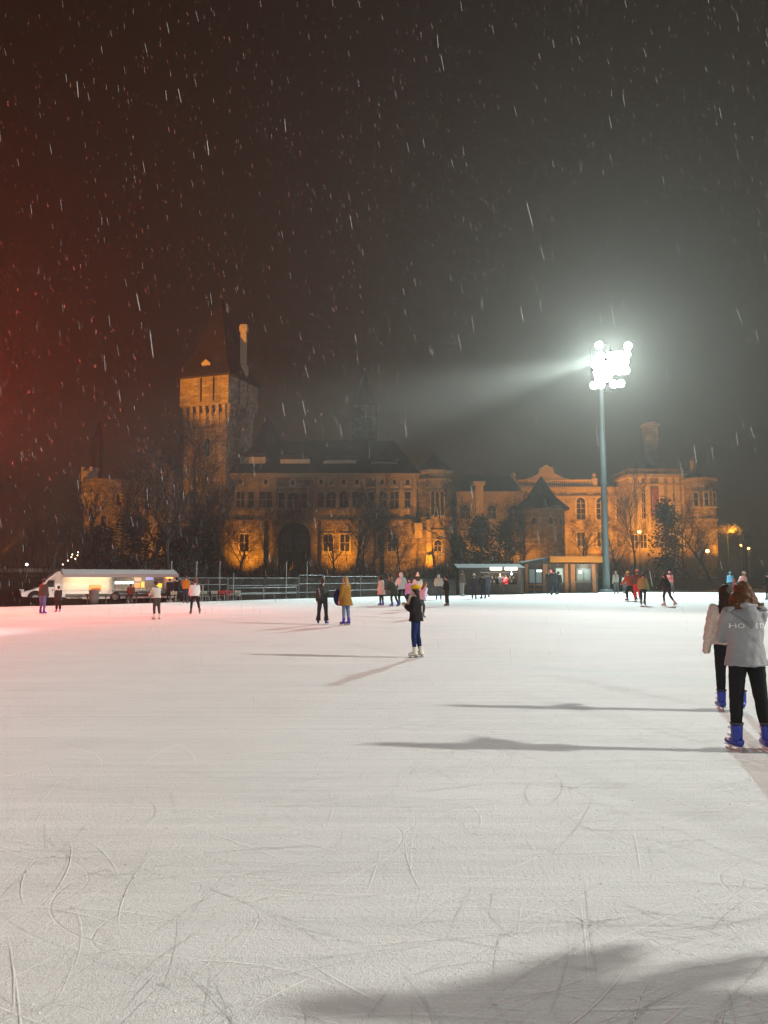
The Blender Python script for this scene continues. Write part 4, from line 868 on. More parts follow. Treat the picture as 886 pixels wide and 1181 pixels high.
# brush along the bank
br2 = MB(); rr = random.Random(77)
for i in range(15000):
    px = rr.uniform(-20, 900); Y = rr.uniform(66, 118) if px < 240 else rr.uniform(92, 122) if px < 560 else rr.uniform(112, 132)
    hh = abs(rr.gauss(0, 1.2)) * (.7 + .6 * math.sin(px * .06) ** 2) + .1
    p = Vector((XX(px, Y), Y, 1.7 if Y < 100 or px < 560 else 1.5)); a = rr.random() * 6.28; ln = rr.uniform(.3, .9); tl = rr.uniform(.0, .6); q = Vector((math.cos(a) * ln * tl, math.sin(a) * ln * tl, ln)); wv = Vector((math.cos(a + 1.5), math.sin(a + 1.5), 0)) * rr.uniform(.008, .035)
    b = p + Vector((0, 0, hh)); br2.add([b - wv, b + wv, b + q + wv * .3, b + q - wv * .3], [(0, 1, 2, 3)])
tag(br2.obj('undergrowth', SHRUB), 'dark winter brush along the bank behind the rink', 'undergrowth', kind='stuff')

# ------------------------------------------------------------------ street lamps and small lights
SODB = emit('sodium globe', (1.0, .50, .12), 22)
def street_lamp(px, py, Y, label, W=350, r=.28):
    p = at(px, py, Y); t = thing('street_lamp', label, 'street lamp', (p.x, p.y, 1.6), 0, 'orange street lamps at the castle')
    mb = MB(); mb.tube((0, 0, -.2), (0, 0, p.z - 1.6 - r), .08, .05, 8); mb.obj('pole', STEELD, t)
    mb = MB(); mb.tube((0, 0, p.z - 1.6 - r - .15), (0, 0, p.z - 1.6 - r + .05), .1, .16, 8); mb.tube((0, 0, p.z - 1.6 + r - .05), (0, 0, p.z - 1.6 + r + .15), .2, .03, 8); mb.obj('lamp_cap', STEELD, t)
    mb = MB(); mb.ell((0, 0, p.z - 1.6), (r, r, r)); mb.obj('lamp_globe', SODB, t, True)
    point('street_lamp_glow', (p.x, p.y - r - .1, p.z), W, SOD, .25)
street_lamp(737.5, 613.5, 135, 'glowing globe street lamp between the bare trees below the palace', 900)
street_lamp(816, 635.5, 135, 'glowing globe street lamp below the end turret', 500)
street_lamp(854.5, 629, 150, 'small orange street lamp, left of the far pair', 250, .2)
street_lamp(863.5, 632.5, 150, 'small orange street lamp, right of the far pair', 250, .2)
# lamp-lit foliage
pL = at(838, 610, 140); rr = random.Random(8); cr_, tr_ = MB(), MB(); t = thing('lamplit_tree', 'small tree with leaves glowing bright orange by a hidden lamp', 'tree', (pL.x, pL.y, 1.7)); zc = pL.z - 1.7
tr_.path([Vector((0, 0, -.3)), Vector((.2, 0, zc * .6)), Vector((0, 0, zc))], [.16, .1, .03], 6)
for i in range(900):
    q = Vector((rr.gauss(0, 1.0), rr.gauss(0, .8), rr.gauss(0, .42) + zc)); k = rr.uniform(.06, .16); u = Vector((rr.gauss(0, 1), rr.gauss(0, 1), rr.gauss(0, 1))).normalized(); a, b = basis(u); cr_.add([q - a * k, q + b * k * .6, q + a * k, q - b * k * .6], [(0, 1, 2, 3)])
tr_.obj('trunk', BARK, t); cr_.obj('crown', mat('dry leaves', (.30, .20, .06), .7, var=.4), t)
point('leaf_lamp', (pL.x + .6, pL.y - 1.6, pL.z - .9), 1500, (1, .5, .07), .15)
p = at(31, 651, 73); t = thing('bridge_lamp', 'small white lamp on a post at the left stone bridge', 'lamp', (p.x, p.y, 0)); mb = MB(); mb.tube((0, 0, -.1), (0, 0, p.z), .05, .04, 6); mb.obj('pole', STEELD, t); mb = MB(); mb.ell((0, 0, p.z), (.11, .11, .11)); mb.obj('bulb', emit('white bulb', (1, .9, .85), 16), t, True)
t = thing('fairy_lights', 'string of tiny warm fairy lights in the tree above the food van cab', 'fairy lights', (at(80, 645, 72).x, 72, 0)); mb = MB(); lt = MB(); pts = [(72.5, 651), (78.5, 646.5), (82.5, 642.5), (83.5, 639.5), (87, 644.5), (89.5, 640.5), (90, 637)]
pp3 = [at(a, b, 72) - Vector((at(80, 645, 72).x, 72, 0)) for a, b in pts]
mb.path(pp3, [.012] * len(pp3), 4); mb.obj('cable', BLACK, t)
for q in pp3: lt = MB(); lt.ell(q, (.055, .055, .055), None, 8, 6); lt.obj('bulb', emit('warm fairy bulb', (1, .78, .5), 7), t)

# ------------------------------------------------------------------ sodium uplights on the castle, and one added fill
def up(px, py, Y, tx, ty, TY, W, cone=70, col=SOD, blend=.8):
    spot('castle_uplight', at(px, py, Y), at(tx, ty, TY), W, col, cone, blend, .15)
up(278, 659, YW - 9, 285, 632, YW - 1.6, 7600, 60)
up(390, 659, YW - 9, 392, 632, YW - 1.6, 7000, 62)
up(335, 659, 112, 350, 580, YW, 1300, 120)  # wide general fill added over the wing front, not a separate uplight
up(470, 659, YW - 9, 462, 622, YW, 2400, 90)
up(492, 659, YB - 6, 500, 610, YB, 6500, 90)
up(520, 661, YB - 9, 505, 560, YB, 3600, 80)
up(0, 640, 92, 240, 432, YT, 210000, 21)
up(-100, 655, 100, 240, 540, YT, 60000, 22)
up(20, 655, 126, 90, 560, YL, 16000, 60)
up(160, 661, YH - 14, 185, 570, YH, 6000, 90)
up(598, 661, 132, 590, 640, 138, 2600, 110)
up(556, 661, YC - 12, 562, 580, YC, 6000, 90)
up(612, 661, YR - 14, 610, 620, YR, 2500, 80)
up(640, 655, YP - 14, 650, 585, YP, 16000, 95)
up(690, 655, YP - 10, 700, 580, YP, 16000, 95)
up(722, 655, YQ - 9, 740, 585, YQ, 12000, 95)
up(780, 655, YQ - 9, 770, 585, YQ, 11000, 95)
up(735, 640, YQ - 26, 757, 510, 170, 16000, 26)
up(845, 655, YN - 3, 832, 580, YN + 2, 7000, 90)

# ------------------------------------------------------------------ falling snow drawn as motion streaks, and hazy air
FL = mat('snow trail streaks', (.92, .92, .92), .8, var=.1)
_nt = FL.node_tree; _tr = _nt.nodes.new('ShaderNodeBsdfTranslucent'); _tr.inputs[0].default_value = (.95, .95, .95, 1); _mx = _nt.nodes.new('ShaderNodeMixShader'); _mx.inputs[0].default_value = .5
_nt.links.new(_nt.nodes['Principled BSDF'].outputs[0], _mx.inputs[1]); _nt.links.new(_tr.outputs[0], _mx.inputs[2]); _tp = _nt.nodes.new('ShaderNodeBsdfTransparent'); _m2 = _nt.nodes.new('ShaderNodeMixShader'); _m2.inputs[0].default_value = .75; _nt.links.new(_mx.outputs[0], _m2.inputs[1]); _nt.links.new(_tp.outputs[0], _m2.inputs[2]); _nt.links.new(_m2.outputs[0], _nt.nodes['Material Output'].inputs['Surface'])  # mixed mostly transparent so the streaks stay faint like motion trails
fl = MB(); rr = random.Random(99); n = 0
while n < 18000:
    Y = 2.4 + 70 * rr.random() ** .55; half = Y * .60 + 2.5; x = rr.uniform(-half, half); z = rr.uniform(.3, 1.7 + Y * .95)
    if Y < 4.5 and z < 2.2: continue
    c = Vector((x, Y, z)); f_ = rr.random() ** 2; ln = (.022 + .06 * f_ + rr.uniform(0, .015)) * (1 + Y * .012); r = .0009 + .0026 * f_ * rr.uniform(.5, 1); d = Vector((.17 + rr.gauss(0, .05), rr.gauss(0, .06), -1)).normalized(); u, w_ = basis(d)  # flakes stretched along their fall to imitate motion-blur trails
    a1, a2 = c - d * ln * .7, c + d * ln * .7
    fl.add([c - d * ln, a1 + u * r, a1 + w_ * r, a1 - u * r, a1 - w_ * r, a2 + u * r, a2 + w_ * r, a2 - u * r, a2 - w_ * r, c + d * ln], [(0, 1, 2), (0, 2, 3), (0, 3, 4), (0, 4, 1), (1, 5, 6, 2), (2, 6, 7, 3), (3, 7, 8, 4), (4, 8, 5, 1), (9, 6, 5), (9, 7, 6), (9, 8, 7), (9, 5, 8)]); n += 1
tag(fl.obj('snow_streaks', FL), 'stretched, partly transparent snow streaks imitating motion trails in the night air', 'snow streaks', kind='stuff')
mb = MB(); mb.box(-170, 170, -95, 215, -1.2, 62)
m = bpy.data.materials.new('snowy air'); m.use_nodes = True; nt = m.node_tree
for nd in list(nt.nodes):
    if nd.type == 'BSDF_PRINCIPLED': nt.nodes.remove(nd)
pv = nt.nodes.new('ShaderNodeVolumePrincipled'); pv.inputs['Density'].default_value = .00053; pv.inputs['Color'].default_value = (.96, .89, .80, 1); pv.inputs['Anisotropy'].default_value = 0.5
nt.links.new(pv.outputs[0], nt.nodes['Material Output'].inputs['Volume'])
tag(mb.obj('haze', m), kind='stuff')

# ------------------------------------------------------------------ people
FAB = {}
def cloth(col, rough=.85, kind='cloth'):
    key = kind + '_%.3f_%.3f_%.3f' % col
    if key not in FAB:
        if kind == 'leather': m = mat(key, col, .35, var=.1, scale=8, spec=.5)
        elif kind == 'fluffy': m = mat(key, col, .95, var=.22, scale=30, bump=.9, bscale=70)
        elif kind == 'hair': m = mat(key, col, .6, var=.55, scale=14, bump=.5, bscale=40, spec=.15)
        else: m = mat(key, col, rough, var=.10, scale=9, bump=.35, bscale=90, spec=.08)
        FAB[key] = m
    return FAB[key]
PENDING = []
def remesh(mb, name, m, parent, voxel, smooth=3, wr=0.0, wsize=.1, loc=(0, 0, 0), rz=0):
    me = bpy.data.meshes.new(name); me.from_pydata(mb.v, [], mb.f); me.update()
    bm = bmesh.new(); bm.from_mesh(me); bmesh.ops.recalc_face_normals(bm, faces=bm.faces); bm.to_mesh(me); bm.free()
    me.materials.append(m); o = bpy.data.objects.new(name, me); COL.objects.link(o); o.parent = parent; o.location = loc; o.rotation_euler = (0, 0, rz)
    r = o.modifiers.new('r', 'REMESH'); r.mode = 'VOXEL'; r.voxel_size = voxel; r.use_smooth_shade = True
    if smooth: s = o.modifiers.new('s', 'SMOOTH'); s.factor = .5; s.iterations = smooth
    if wr:
        tx = bpy.data.textures.new('wrinkle', 'CLOUDS'); tx.noise_scale = wsize; tx.noise_depth = 2
        d = o.modifiers.new('d', 'DISPLACE'); d.texture = tx; d.strength = wr; d.mid_level = .5; d.texture_coords = 'LOCAL'
    PENDING.append(o); return o

POSES = {   # lean, (hip, knee, abduct) left, right; arms (pitch, abduct, elbow, inward) left, right
    'stand': (.03, (.02, .04, .06), (-.02, .04, .06), (.08, .12, .25, .1), (.05, .12, .3, .1)),
    'wide': (.05, (.06, .10, .17), (.0, .10, .15), (.1, .3, .35, .1), (.1, .25, .4, .1)),
    'glide': (.22, (.35, .45, .05), (-.25, .35, .08), (.35, .35, .5, .1), (-.25, .3, .5, .1)),
    'stride': (.28, (.45, .55, .04), (-.55, .45, .12), (.5, .3, .7, .2), (-.5, .25, .6, .1)),
    'lean': (.38, (.38, .5, .08), (-.1, .3, .1), (.55, .15, .5, .2), (.4, .15, .6, .2)),
    'bend': (.85, (.55, .6, .10), (.25, .6, .12), (.8, .2, .3, .1), (-.3, .8, .3, .0)),
    'crossed': (.04, (.05, .06, .04), (-.04, .08, -.01), (.25, .1, 1.7, .7), (.3, .1, 1.6, .7)),
    'pockets': (.04, (.03, .06, .09), (-.02, .08, .09), (.0, .28, .75, .5), (.0, .28, .75, .5)),
    'reach': (.10, (.05, .1, .08), (-.05, .12, .08), (.1, .15, .4, .1), (.75, .12, .9, .3)),
    'sit': (.12, (1.45, 1.5, .12), (1.4, 1.45, .12), (.4, .15, 1.1, .4), (.4, .15, 1.0, .4)),
}
def fk(pose, k, skate=.06):
    lean, lL, rL, lA, rA = POSES[pose] if isinstance(pose, str) else pose
    J = {}; P = Vector((0, 0, 0))
    S = Vector((0, math.sin(lean), math.cos(lean))); Fw = Vector((0, math.cos(lean), -math.sin(lean))); X = Vector((1, 0, 0))
    J['S'], J['F'] = S, Fw
    J['pelvis'] = P; J['waist'] = P + S * .16; J['chest'] = P + S * .33; J['sh'] = P + S * .47; J['neck'] = P + S * .53
    hs = Vector((0, math.sin(lean * .45), math.cos(lean * .45))); J['hs'] = hs; J['hf'] = Vector((0, math.cos(lean * .45), -math.sin(lean * .45)))
    J['head'] = J['neck'] + hs * .145 + J['hf'] * .02
    for s, n, (a, b, ab) in ((-1, 'L', lL), (1, 'R', rL)):
        h = P + X * (s * .09) - S * .02; d = Vector((s * math.sin(ab), math.sin(a) * math.cos(ab), -math.cos(a) * math.cos(ab))); kn = h + d * .43
        a2 = a - b; d2 = Vector((s * math.sin(ab) * .6, math.sin(a2) * math.cos(ab), -math.cos(a2) * math.cos(ab))); an = kn + d2 * .41
        fo = Vector((s * .25, math.cos(max(a2, -1.0) * .9), math.sin(a2) * .9)).normalized()
        if a2 > -.2: fo = Vector((s * .2, 1, 0)).normalized()
        J['hip' + n], J['knee' + n], J['ank' + n], J['foot' + n], J['shin' + n] = h, kn, an, fo, d2.normalized()
    for s, n, (a, ab, e, inw) in ((-1, 'L', lA), (1, 'R', rA)):
        h = J['sh'] + X * (s * .17) - S * .02; d = Vector((s * math.sin(ab), math.sin(a) * math.cos(ab), -math.cos(a) * math.cos(ab))); el = h + d * .29
        a2 = a + e; d2 = Vector((s * (math.sin(ab) * .5) - s * math.sin(inw) * min(1, e), math.sin(a2), -math.cos(a2))).normalized(); wr = el + d2 * .25
        J['s' + n], J['el' + n], J['wr' + n], J['fd' + n] = h, el, wr, d2
    low = min(J['ank' + n].z for n in 'LR') - .085 - skate
    if pose == 'sit': low = min(low, -.5)
    for q in J:
        if q not in ('S', 'F', 'hs', 'hf') and not q.startswith(('foot', 'shin', 'fd')): J[q] = (J[q] - Vector((0, 0, low))) * k
    return J
def total_h(pose, skate): J = fk(pose, 1.0, skate); return J['head'].z + .125

SPEC = {}
def person(label, px, py, pyh, face, pose='stand', top=(.1, .1, .1), tlen=.06, puff=.03, tkind='cloth', bottom=(.02, .02, .025), fit='slim', hair=(.03, .02, .015), hstyle='short', hat=None, hatk='beanie', skates=(.02, .03, .25), skate=.06, hood=None, scarf=None, group='skaters on the ice', det=0, z=0.0, wr=.0, sleeves=None, pos=None, H=None, cat='person'):
    p = Vector(pos) if pos else gnd(px, py, z); h = H or (at(px, pyh, p.y).z - z); k = h / total_h(pose, skate) if pose != 'sit' else 1.0
    J = fk(pose, k, skate); X = Vector((1, 0, 0)); S, Fw = J['S'], J['F']; rz = -R(face)
    vx = .0075 if det >= 2 else .011 if det else .024
    vc = .011 if det >= 2 else .014 if det else .026
    # body, one continuous figure
    b = MB(); c = lambda n: J[n]
    b.loft([(c('pelvis') - S * .09 * k, .12 * k, .09 * k, X, Fw), (c('pelvis'), .165 * k, .115 * k, X, Fw), (c('waist'), .135 * k, .10 * k, X, Fw), (c('chest'), .165 * k, .115 * k, X, Fw), (c('sh') - S * .03 * k, .17 * k, .095 * k, X, Fw), (c('sh') + S * .03 * k, .08 * k, .06 * k, X, Fw)], 14)
    b.cap(c('sh') + S * .0, c('neck') + J['hs'] * .07 * k, .058 * k, .052 * k)
    Mh = Matrix((X, J['hf'], J['hs'])).transposed()
    b.ell(c('head') + J['hs'] * .02 * k, (.075 * k, .095 * k, .105 * k), Mh, 16, 12); b.ell(c('head') - J['hs'] * .045 * k + J['hf'] * .022 * k, (.056 * k, .066 * k, .068 * k), Mh, 14, 10)
    b.ell(c('head') + J['hf'] * .098 * k - J['hs'] * .012 * k, (.014 * k, .018 * k, .024 * k), Mh, 8, 6)
    for s in (-1, 1): b.ell(c('head') + X * (s * .078 * k) - J['hf'] * .01 * k, (.012 * k, .02 * k, .032 * k), Mh, 8, 6)
    for n, s in (('L', -1), ('R', 1)):
        b.cap(c('hip' + n), c('knee' + n), .088 * k, .056 * k); b.cap(c('knee' + n), c('knee' + n).lerp(c('ank' + n), .35), .054 * k, .053 * k); b.cap(c('knee' + n).lerp(c('ank' + n), .35), c('ank' + n), .053 * k, .036 * k)
        b.cap(c('ank' + n), c('ank' + n) + J['foot' + n] * .12 * k - Vector((0, 0, .05 * k)), .036 * k, .03 * k)
        b.cap(c('s' + n), c('el' + n), .050 * k, .039 * k); b.cap(c('el' + n), c('wr' + n), .039 * k, .026 * k)
        fd = J['fd' + n]; u = fd.cross(Vector((1, 0, 0)) if abs(fd.x) < .7 else Vector((0, 1, 0))).normalized(); w_ = fd.cross(u).normalized()   # u across the palm, w_ through it
        pm = c('wr' + n) + fd * .05 * k; Mp = Matrix((u, w_, fd)).transposed(); b.ell(pm, (.040 * k, .018 * k, .052 * k), Mp, 10, 8)
        if det:
            bend = (w_ * (-s)).normalized()
            for i, ln in enumerate((.068, .078, .072, .056)):
                q0 = pm + u * ((i - 1.5) * .0205 * k) + fd * .034 * k; q1 = q0 + (fd + bend * .15) * (ln * .5 * k); q2 = q1 + (fd + bend * .75).normalized() * (ln * .55 * k)
                b.cap(q0, q1, .0095 * k, .009 * k, 6); b.cap(q1, q2, .009 * k, .0075 * k, 6)
            q0 = pm - u * .032 * k - fd * .02 * k; q1 = q0 + (fd - u * .8).normalized() * .036 * k; b.cap(q0, q1, .012 * k, .0105 * k, 6); b.cap(q1, q1 + (fd + bend * .3).normalized() * .03 * k, .0105 * k, .009 * k, 6)
    root = remesh(b, 'person', SKIN, None, vx, 2, 0, .1, (p.x, p.y, z), rz)
    tag(root, label, cat, group)
    if det:
        for s in (-1, 1):
            e = MB(); e.ell(c('head') + X * (s * .031 * k) + J['hf'] * .083 * k + J['hs'] * .015 * k, (.012 * k, .010 * k, .008 * k), Mh, 8, 6); e.obj('eye', mat('dark eye', (.02, .015, .012), .2), root, True)
        e = MB(); e.ell(c('head') + J['hf'] * .086 * k - J['hs'] * .055 * k, (.022 * k, .008 * k, .007 * k), Mh, 10, 6); e.obj('mouth', mat('lips', (.35, .12, .10), .5), root, True)
    # trousers
    t = MB(); g = {'slim': .012, 'wide': .035, 'flare': .02, 'baggy': .045}[fit] * k
    t.loft([(c('pelvis') - S * .10 * k, .13 * k + g, .10 * k + g, X, Fw), (c('pelvis'), .17 * k + g, .12 * k + g, X, Fw), (c('waist') - S * .02 * k, .145 * k + g, .11 * k + g, X, Fw)], 14)
    for n in 'LR':
        q = c('knee' + n).lerp(c('ank' + n), .86 if fit != 'flare' else .98); r1 = {'slim': .040 * k + g * .5, 'wide': .06 * k + g * .7, 'flare': .105 * k, 'baggy': .06 * k + g}[fit]
        t.cap(c('hip' + n), c('knee' + n), .092 * k + g, .060 * k + g); t.tube(c('knee' + n).lerp(c('knee' + n), 0), c('knee' + n).lerp(q, .45), .059 * k + g, (.056 * k + g) if fit != 'flare' else .07 * k, 12); t.tube(c('knee' + n).lerp(q, .42), q, (.056 * k + g) if fit != 'flare' else .07 * k, r1, 12)
    remesh(t, 'trousers', cloth(bottom), root, vc, 2, .012 * k if det else 0, .07)
    # jacket
    j = MB(); g = puff * k; hem = tlen
    rings = [(c('sh') + S * .045 * k, .085 * k + g * .4, .07 * k + g * .5, X, Fw), (c('sh') - S * .0 * k, .165 * k + g * .5, .095 * k + g * .6, X, Fw), (c('chest'), .175 * k + g, .122 * k + g, X, Fw), (c('waist'), .15 * k + g * 1.25, .112 * k + g * 1.2, X, Fw), (c('pelvis'), .175 * k + g * 1.15, .125 * k + g * 1.15, X, Fw)]
    if hem > .02:
        dn = -S * .35 + Vector((0, 0, -.65)); dn.normalize(); rings.append((c('pelvis') + dn * (hem * k), (.185 + .22 * hem) * k + g * 1.1, (.135 + .2 * hem) * k + g * 1.1, X, Fw))
    j.loft(rings[::-1], 18)
    for n in 'LR':
        j.cap(c('s' + n), c('el' + n), .062 * k + g * .75, .052 * k + g * .7); q = c('wr' + n) + J['fd' + n] * (.13 if tkind == 'fluffy' and det == 2 else 0) * k; j.cap(c('el' + n), c('el' + n).lerp(q, .9), .052 * k + g * .7, .043 * k + g * .6); j.tube(c('el' + n).lerp(q, .85), q, .046 * k + g * .6, .044 * k + g * .5, 12)
    if hood == 'down':
        hc_ = c('neck') - S * .03 * k
        for i in range(9):
            a0, a1 = R(200 + i * 140 / 9 - 20), R(200 + (i + 1) * 140 / 9 - 20); f = lambda a: hc_ + X * (.115 * k * math.cos(a)) + Fw * (.10 * k * math.sin(a) - .01 * k) - S * (.03 * k * abs(math.sin(a)))
            j.cap(f(a0), f(a1), .042 * k, .042 * k, 8)
    jk = remesh(j, 'jacket', cloth(top, .85, tkind), root, vc, 3, (wr or (.016 if det else .0)) * k, .09)
    if hood == 'up':
        m_ = MB(); m_.ell(c('head') - J['hf'] * .022 * k + J['hs'] * .012 * k, (.115 * k, .122 * k, .145 * k), Mh, 14, 10); m_.cap(c('neck') - J['hf'] * .02 * k, c('head') - J['hf'] * .03 * k, .10 * k, .10 * k); remesh(m_, 'hood', cloth(top, .85, tkind), root, vc, 2)
    if hair and hood != 'up' or hstyle == 'long':
        m_ = MB(); m_.ell(c('head') - J['hf'] * .020 * k + J['hs'] * .028 * k, (.092 * k, .102 * k, .108 * k), Mh, 16, 10)
        if hstyle in ('long', 'verylong', 'mane'):
            ln = .34 if hstyle == 'long' else .46; bk_ = -J['hf']
            wf = 1.55 if hstyle == 'mane' else 1.0
            if hstyle == 'mane': m_.ell(c('head') - J['hf'] * .02 * k - J['hs'] * .07 * k, (.150 * k, .10 * k, .12 * k), Mh, 16, 10); m_.ell(c('head') - J['hs'] * .105 * k - J['hf'] * .025 * k, (.165 * k, .07 * k, .07 * k), Mh, 16, 10); ln = .17
            m_.loft([(c('head') - S * ln * k + bk_ * .115 * k, .10 * k * wf, .030 * k, X, Fw), (c('head') - S * ln * .6 * k + bk_ * .105 * k, .12 * k * wf, .042 * k, X, Fw), (c('head') - S * .12 * k + bk_ * .075 * k, .115 * k * (wf * .8 + .2), .055 * k, X, Fw), (c('head') + bk_ * .045 * k, .10 * k, .075 * k, X, Fw), (c('head') + S * .07 * k + bk_ * .02 * k, .075 * k, .07 * k, X, Fw)], 16)
        elif hstyle == 'pony':
            m_.cap(c('head') - J['hf'] * .10 * k + J['hs'] * .05 * k, c('head') - J['hf'] * .14 * k - J['hs'] * .05 * k, .032 * k, .036 * k); m_.cap(c('head') - J['hf'] * .14 * k - J['hs'] * .05 * k, c('head') - J['hf'] * .12 * k - J['hs'] * .19 * k, .036 * k, .018 * k)
        elif hstyle == 'bob': m_.ell(c('head') - J['hf'] * .02 * k - J['hs'] * .06 * k, (.105 * k, .095 * k, .085 * k), Mh, 14, 10)
        remesh(m_, 'hair', cloth(hair, .5, 'hair'), root, vc * .8, 2, (.032 if det > 1 else .014) * k if det else 0, .05)
    if hat:
        m_ = MB(); hc_ = c('head') + J['hs'] * .055 * k - J['hf'] * .012 * k
        if hatk == 'beret': m_.ell(hc_ + J['hs'] * .025 * k - J['hf'] * .02 * k, (.145 * k, .15 * k, .07 * k), Mh, 18, 10); m_.ell(hc_, (.10 * k, .112 * k, .05 * k), Mh, 16, 8)
        else: m_.ell(hc_ + J['hs'] * .01 * k, (.10 * k, .115 * k, .098 * k), Mh, 16, 10); m_.ell(hc_ - J['hs'] * .028 * k, (.106 * k, .119 * k, .03 * k), Mh, 16, 8)
        ht = remesh(m_, 'hat', cloth(hat, .9, 'fluffy'), root, vc, 1)
        if hatk == 'pom': e = MB(); e.ell(hc_ + J['hs'] * .135 * k, (.055 * k,) * 3, None, 12, 8); e.obj('pompom', cloth(hat, .9, 'fluffy'), ht, True)
    if scarf:
        m_ = MB()
        for i in range(12):
            a0, a1 = i * PI / 6, (i + 1) * PI / 6; f = lambda a: c('neck') - S * .01 * k + X * (.085 * k * math.cos(a)) + Fw * (.085 * k * math.sin(a) + .01 * k); m_.cap(f(a0), f(a1), .045 * k, .045 * k, 8)
        m_.cap(c('neck') + Fw * .10 * k, c('chest') + Fw * .15 * k, .06 * k, .075 * k); remesh(m_, 'scarf', cloth(scarf, .9, 'fluffy'), root, vc, 2)
    # skates (or shoes when skate == 0)
    if skates:
        for n in 'LR':
            an, fo, sh = c('ank' + n), J['foot' + n], -J['shin' + n]; fo = (fo - sh * fo.dot(sh) * .75).normalized() if pose in ('stride', 'glide') and J['shin' + n].y < -.3 else fo
            dn = -sh if pose in ('stride', 'glide') and J['shin' + n].y < -.3 else Vector((0, 0, -1)); sdv = fo.cross(dn).normalized()
            heel = an + dn * .045 * k - fo * .045 * k; toe = an + dn * .055 * k + fo * .145 * k
            m_ = MB(); hgt = .145 if skate else .05
            m_.tube(an - dn * hgt * k * .9 - fo * .005 * k, an + dn * .03 * k, .064 * k, .058 * k, 12); m_.cap(heel, toe.lerp(heel, .25), .047 * k, .046 * k); m_.ell(toe - fo * .02 * k, (.048 * k, .052 * k, .036 * k), Matrix((sdv, fo, -dn)).transposed(), 12, 8)
            bt = remesh(m_, 'skate' if skate else 'shoe', cloth(skates, .4, 'leather'), root, vc * .85, 1)
            if skate:
                m_ = MB(); Mq = lambda s_, f_, d_: an + sdv * (s_ * k) + fo * (f_ * k) + dn * (d_ * k)
                for f0, f1, d0, d1, wd in ((-.075, .165, .088, .10, .03), (-.055, -.015, .10, .128, .008), (.085, .125, .10, .128, .008), (-.085, .18, .125, .145, .0035)):
                    m_.hexa([Mq(-wd, f0, d1), Mq(wd, f0, d1), Mq(wd, f1, d1), Mq(-wd, f1, d1), Mq(-wd, f0, d0), Mq(wd, f0, d0), Mq(wd, f1, d0), Mq(-wd, f1, d0)])
                m_.obj('blade', STEEL if det < 2 else mat('skate chassis', (.45, .46, .5), .35, .3), bt)
                if det >= 2:
                    for dd, ff, ww in ((-.10, .05, .055), (-.02, .055, .058), (.03, .085, .05)):
                        m_ = MB(); m_.hexa([Mq(-ww, ff - .02, dd + .014), Mq(ww, ff - .02, dd + .014), Mq(ww * .9, ff + .028, dd + .012), Mq(-ww * .9, ff + .028, dd + .012), Mq(-ww, ff - .02, dd - .014), Mq(ww, ff - .02, dd - .014), Mq(ww * .9, ff + .028, dd - .012), Mq(-ww * .9, ff + .028, dd - .012)]); m_.obj('buckle', mat('white buckle', (.6, .62, .66), .4), bt)
                    m_ = MB(); a0 = Mq(0, -.005, -.150); m_.loft([(Mq(0, -.005, -.135), .069 * k, .069 * k, sdv, fo), (Mq(0, -.005, -.158), .071 * k, .071 * k, sdv, fo)], 14); m_.obj('cuff', mat('dark cuff lining', (.03, .03, .05), .8), bt)
    SPEC[label] = (root, J, k, jk)
    return root

BLK, NAVY, JEAN, GREY = (.014, .014, .016), (.018, .022, .06), (.07, .11, .20), (.10, .10, .105)
BLUE = (.011, .030, .27); WHT = (.62, .62, .60); BRN = (.06, .03, .015); BLND = (.22, .13, .06)
# the near pair
rA = person('woman in grey hooded sweatshirt with brown long hair and blue skates, back turned', 865, 866, 671, -3, (.03, (.04, .08, .07), (-.03, .08, .11), (.50, .02, 1.2, .8), (.48, .03, 1.2, .8)),
       (.27, .27, .28), .10, .030, 'cloth', BLK, 'slim', (.085, .035, .014), 'mane', None, 'beanie', BLUE, .06, None, None, 'pair of women near the camera', 2, wr=.026)
rB = person('woman in fluffy cream pink cardigan with dark hair beside the grey hooded sweatshirt', 842, 820, 674.5, 12, (.02, (.08, .12, .02), (-.02, .06, .10), (-.08, .26, .42, .15), (.3, .1, .8, .6)),
       (.55, .42, .37), .05, .020, 'fluffy', BLK, 'slim', (.030, .014, .009), 'verylong', None, 'beanie', BLUE, .06, None, None, 'pair of women near the camera', 2, wr=.045)
# grey vest panel worn by the second woman
# mid woman
person('woman in mustard beret, black jacket and dark blue jeans standing alone mid rink', 480, 758.5, 675, -78, (.03, (.10, .16, .0), (-.06, .12, .0), (.15, .05, 1.95, .6), (.05, .05, 2.1, .6)),
       (.016, .015, .016), .10, .035, 'cloth', (.012, .025, .085), 'slim', (.022, .012, .008), 'verylong', (.60, .32, .01), 'beret', (.60, .57, .48), .06, None, (.50, .45, .36), None, 1)
# pair by the middle
person('woman in dark vest and flared dark trousers with ponytail, back turned', 372, 720, 667, 12, (.03, (.04, .06, .13), (-.02, .06, .12), (.0, .2, .2, .1), (.2, .1, 1.6, .5)), (.055, .06, .058), .02, .025, 'cloth', (.035, .035, .04), 'flare', (.03, .012, .009), 'pony', None, 'beanie', (.04, .03, .20), .06, None, None, None, 1)
person('woman in long mustard brown hooded coat and blue jeans', 399, 721, 665, -55, 'stand', (.24, .12, .025), .28, .05, 'cloth', (.12, .17, .27), 'slim', (.26, .15, .05), 'long', None, 'beanie', (.04, .035, .30), .06, None, None, None, 1)
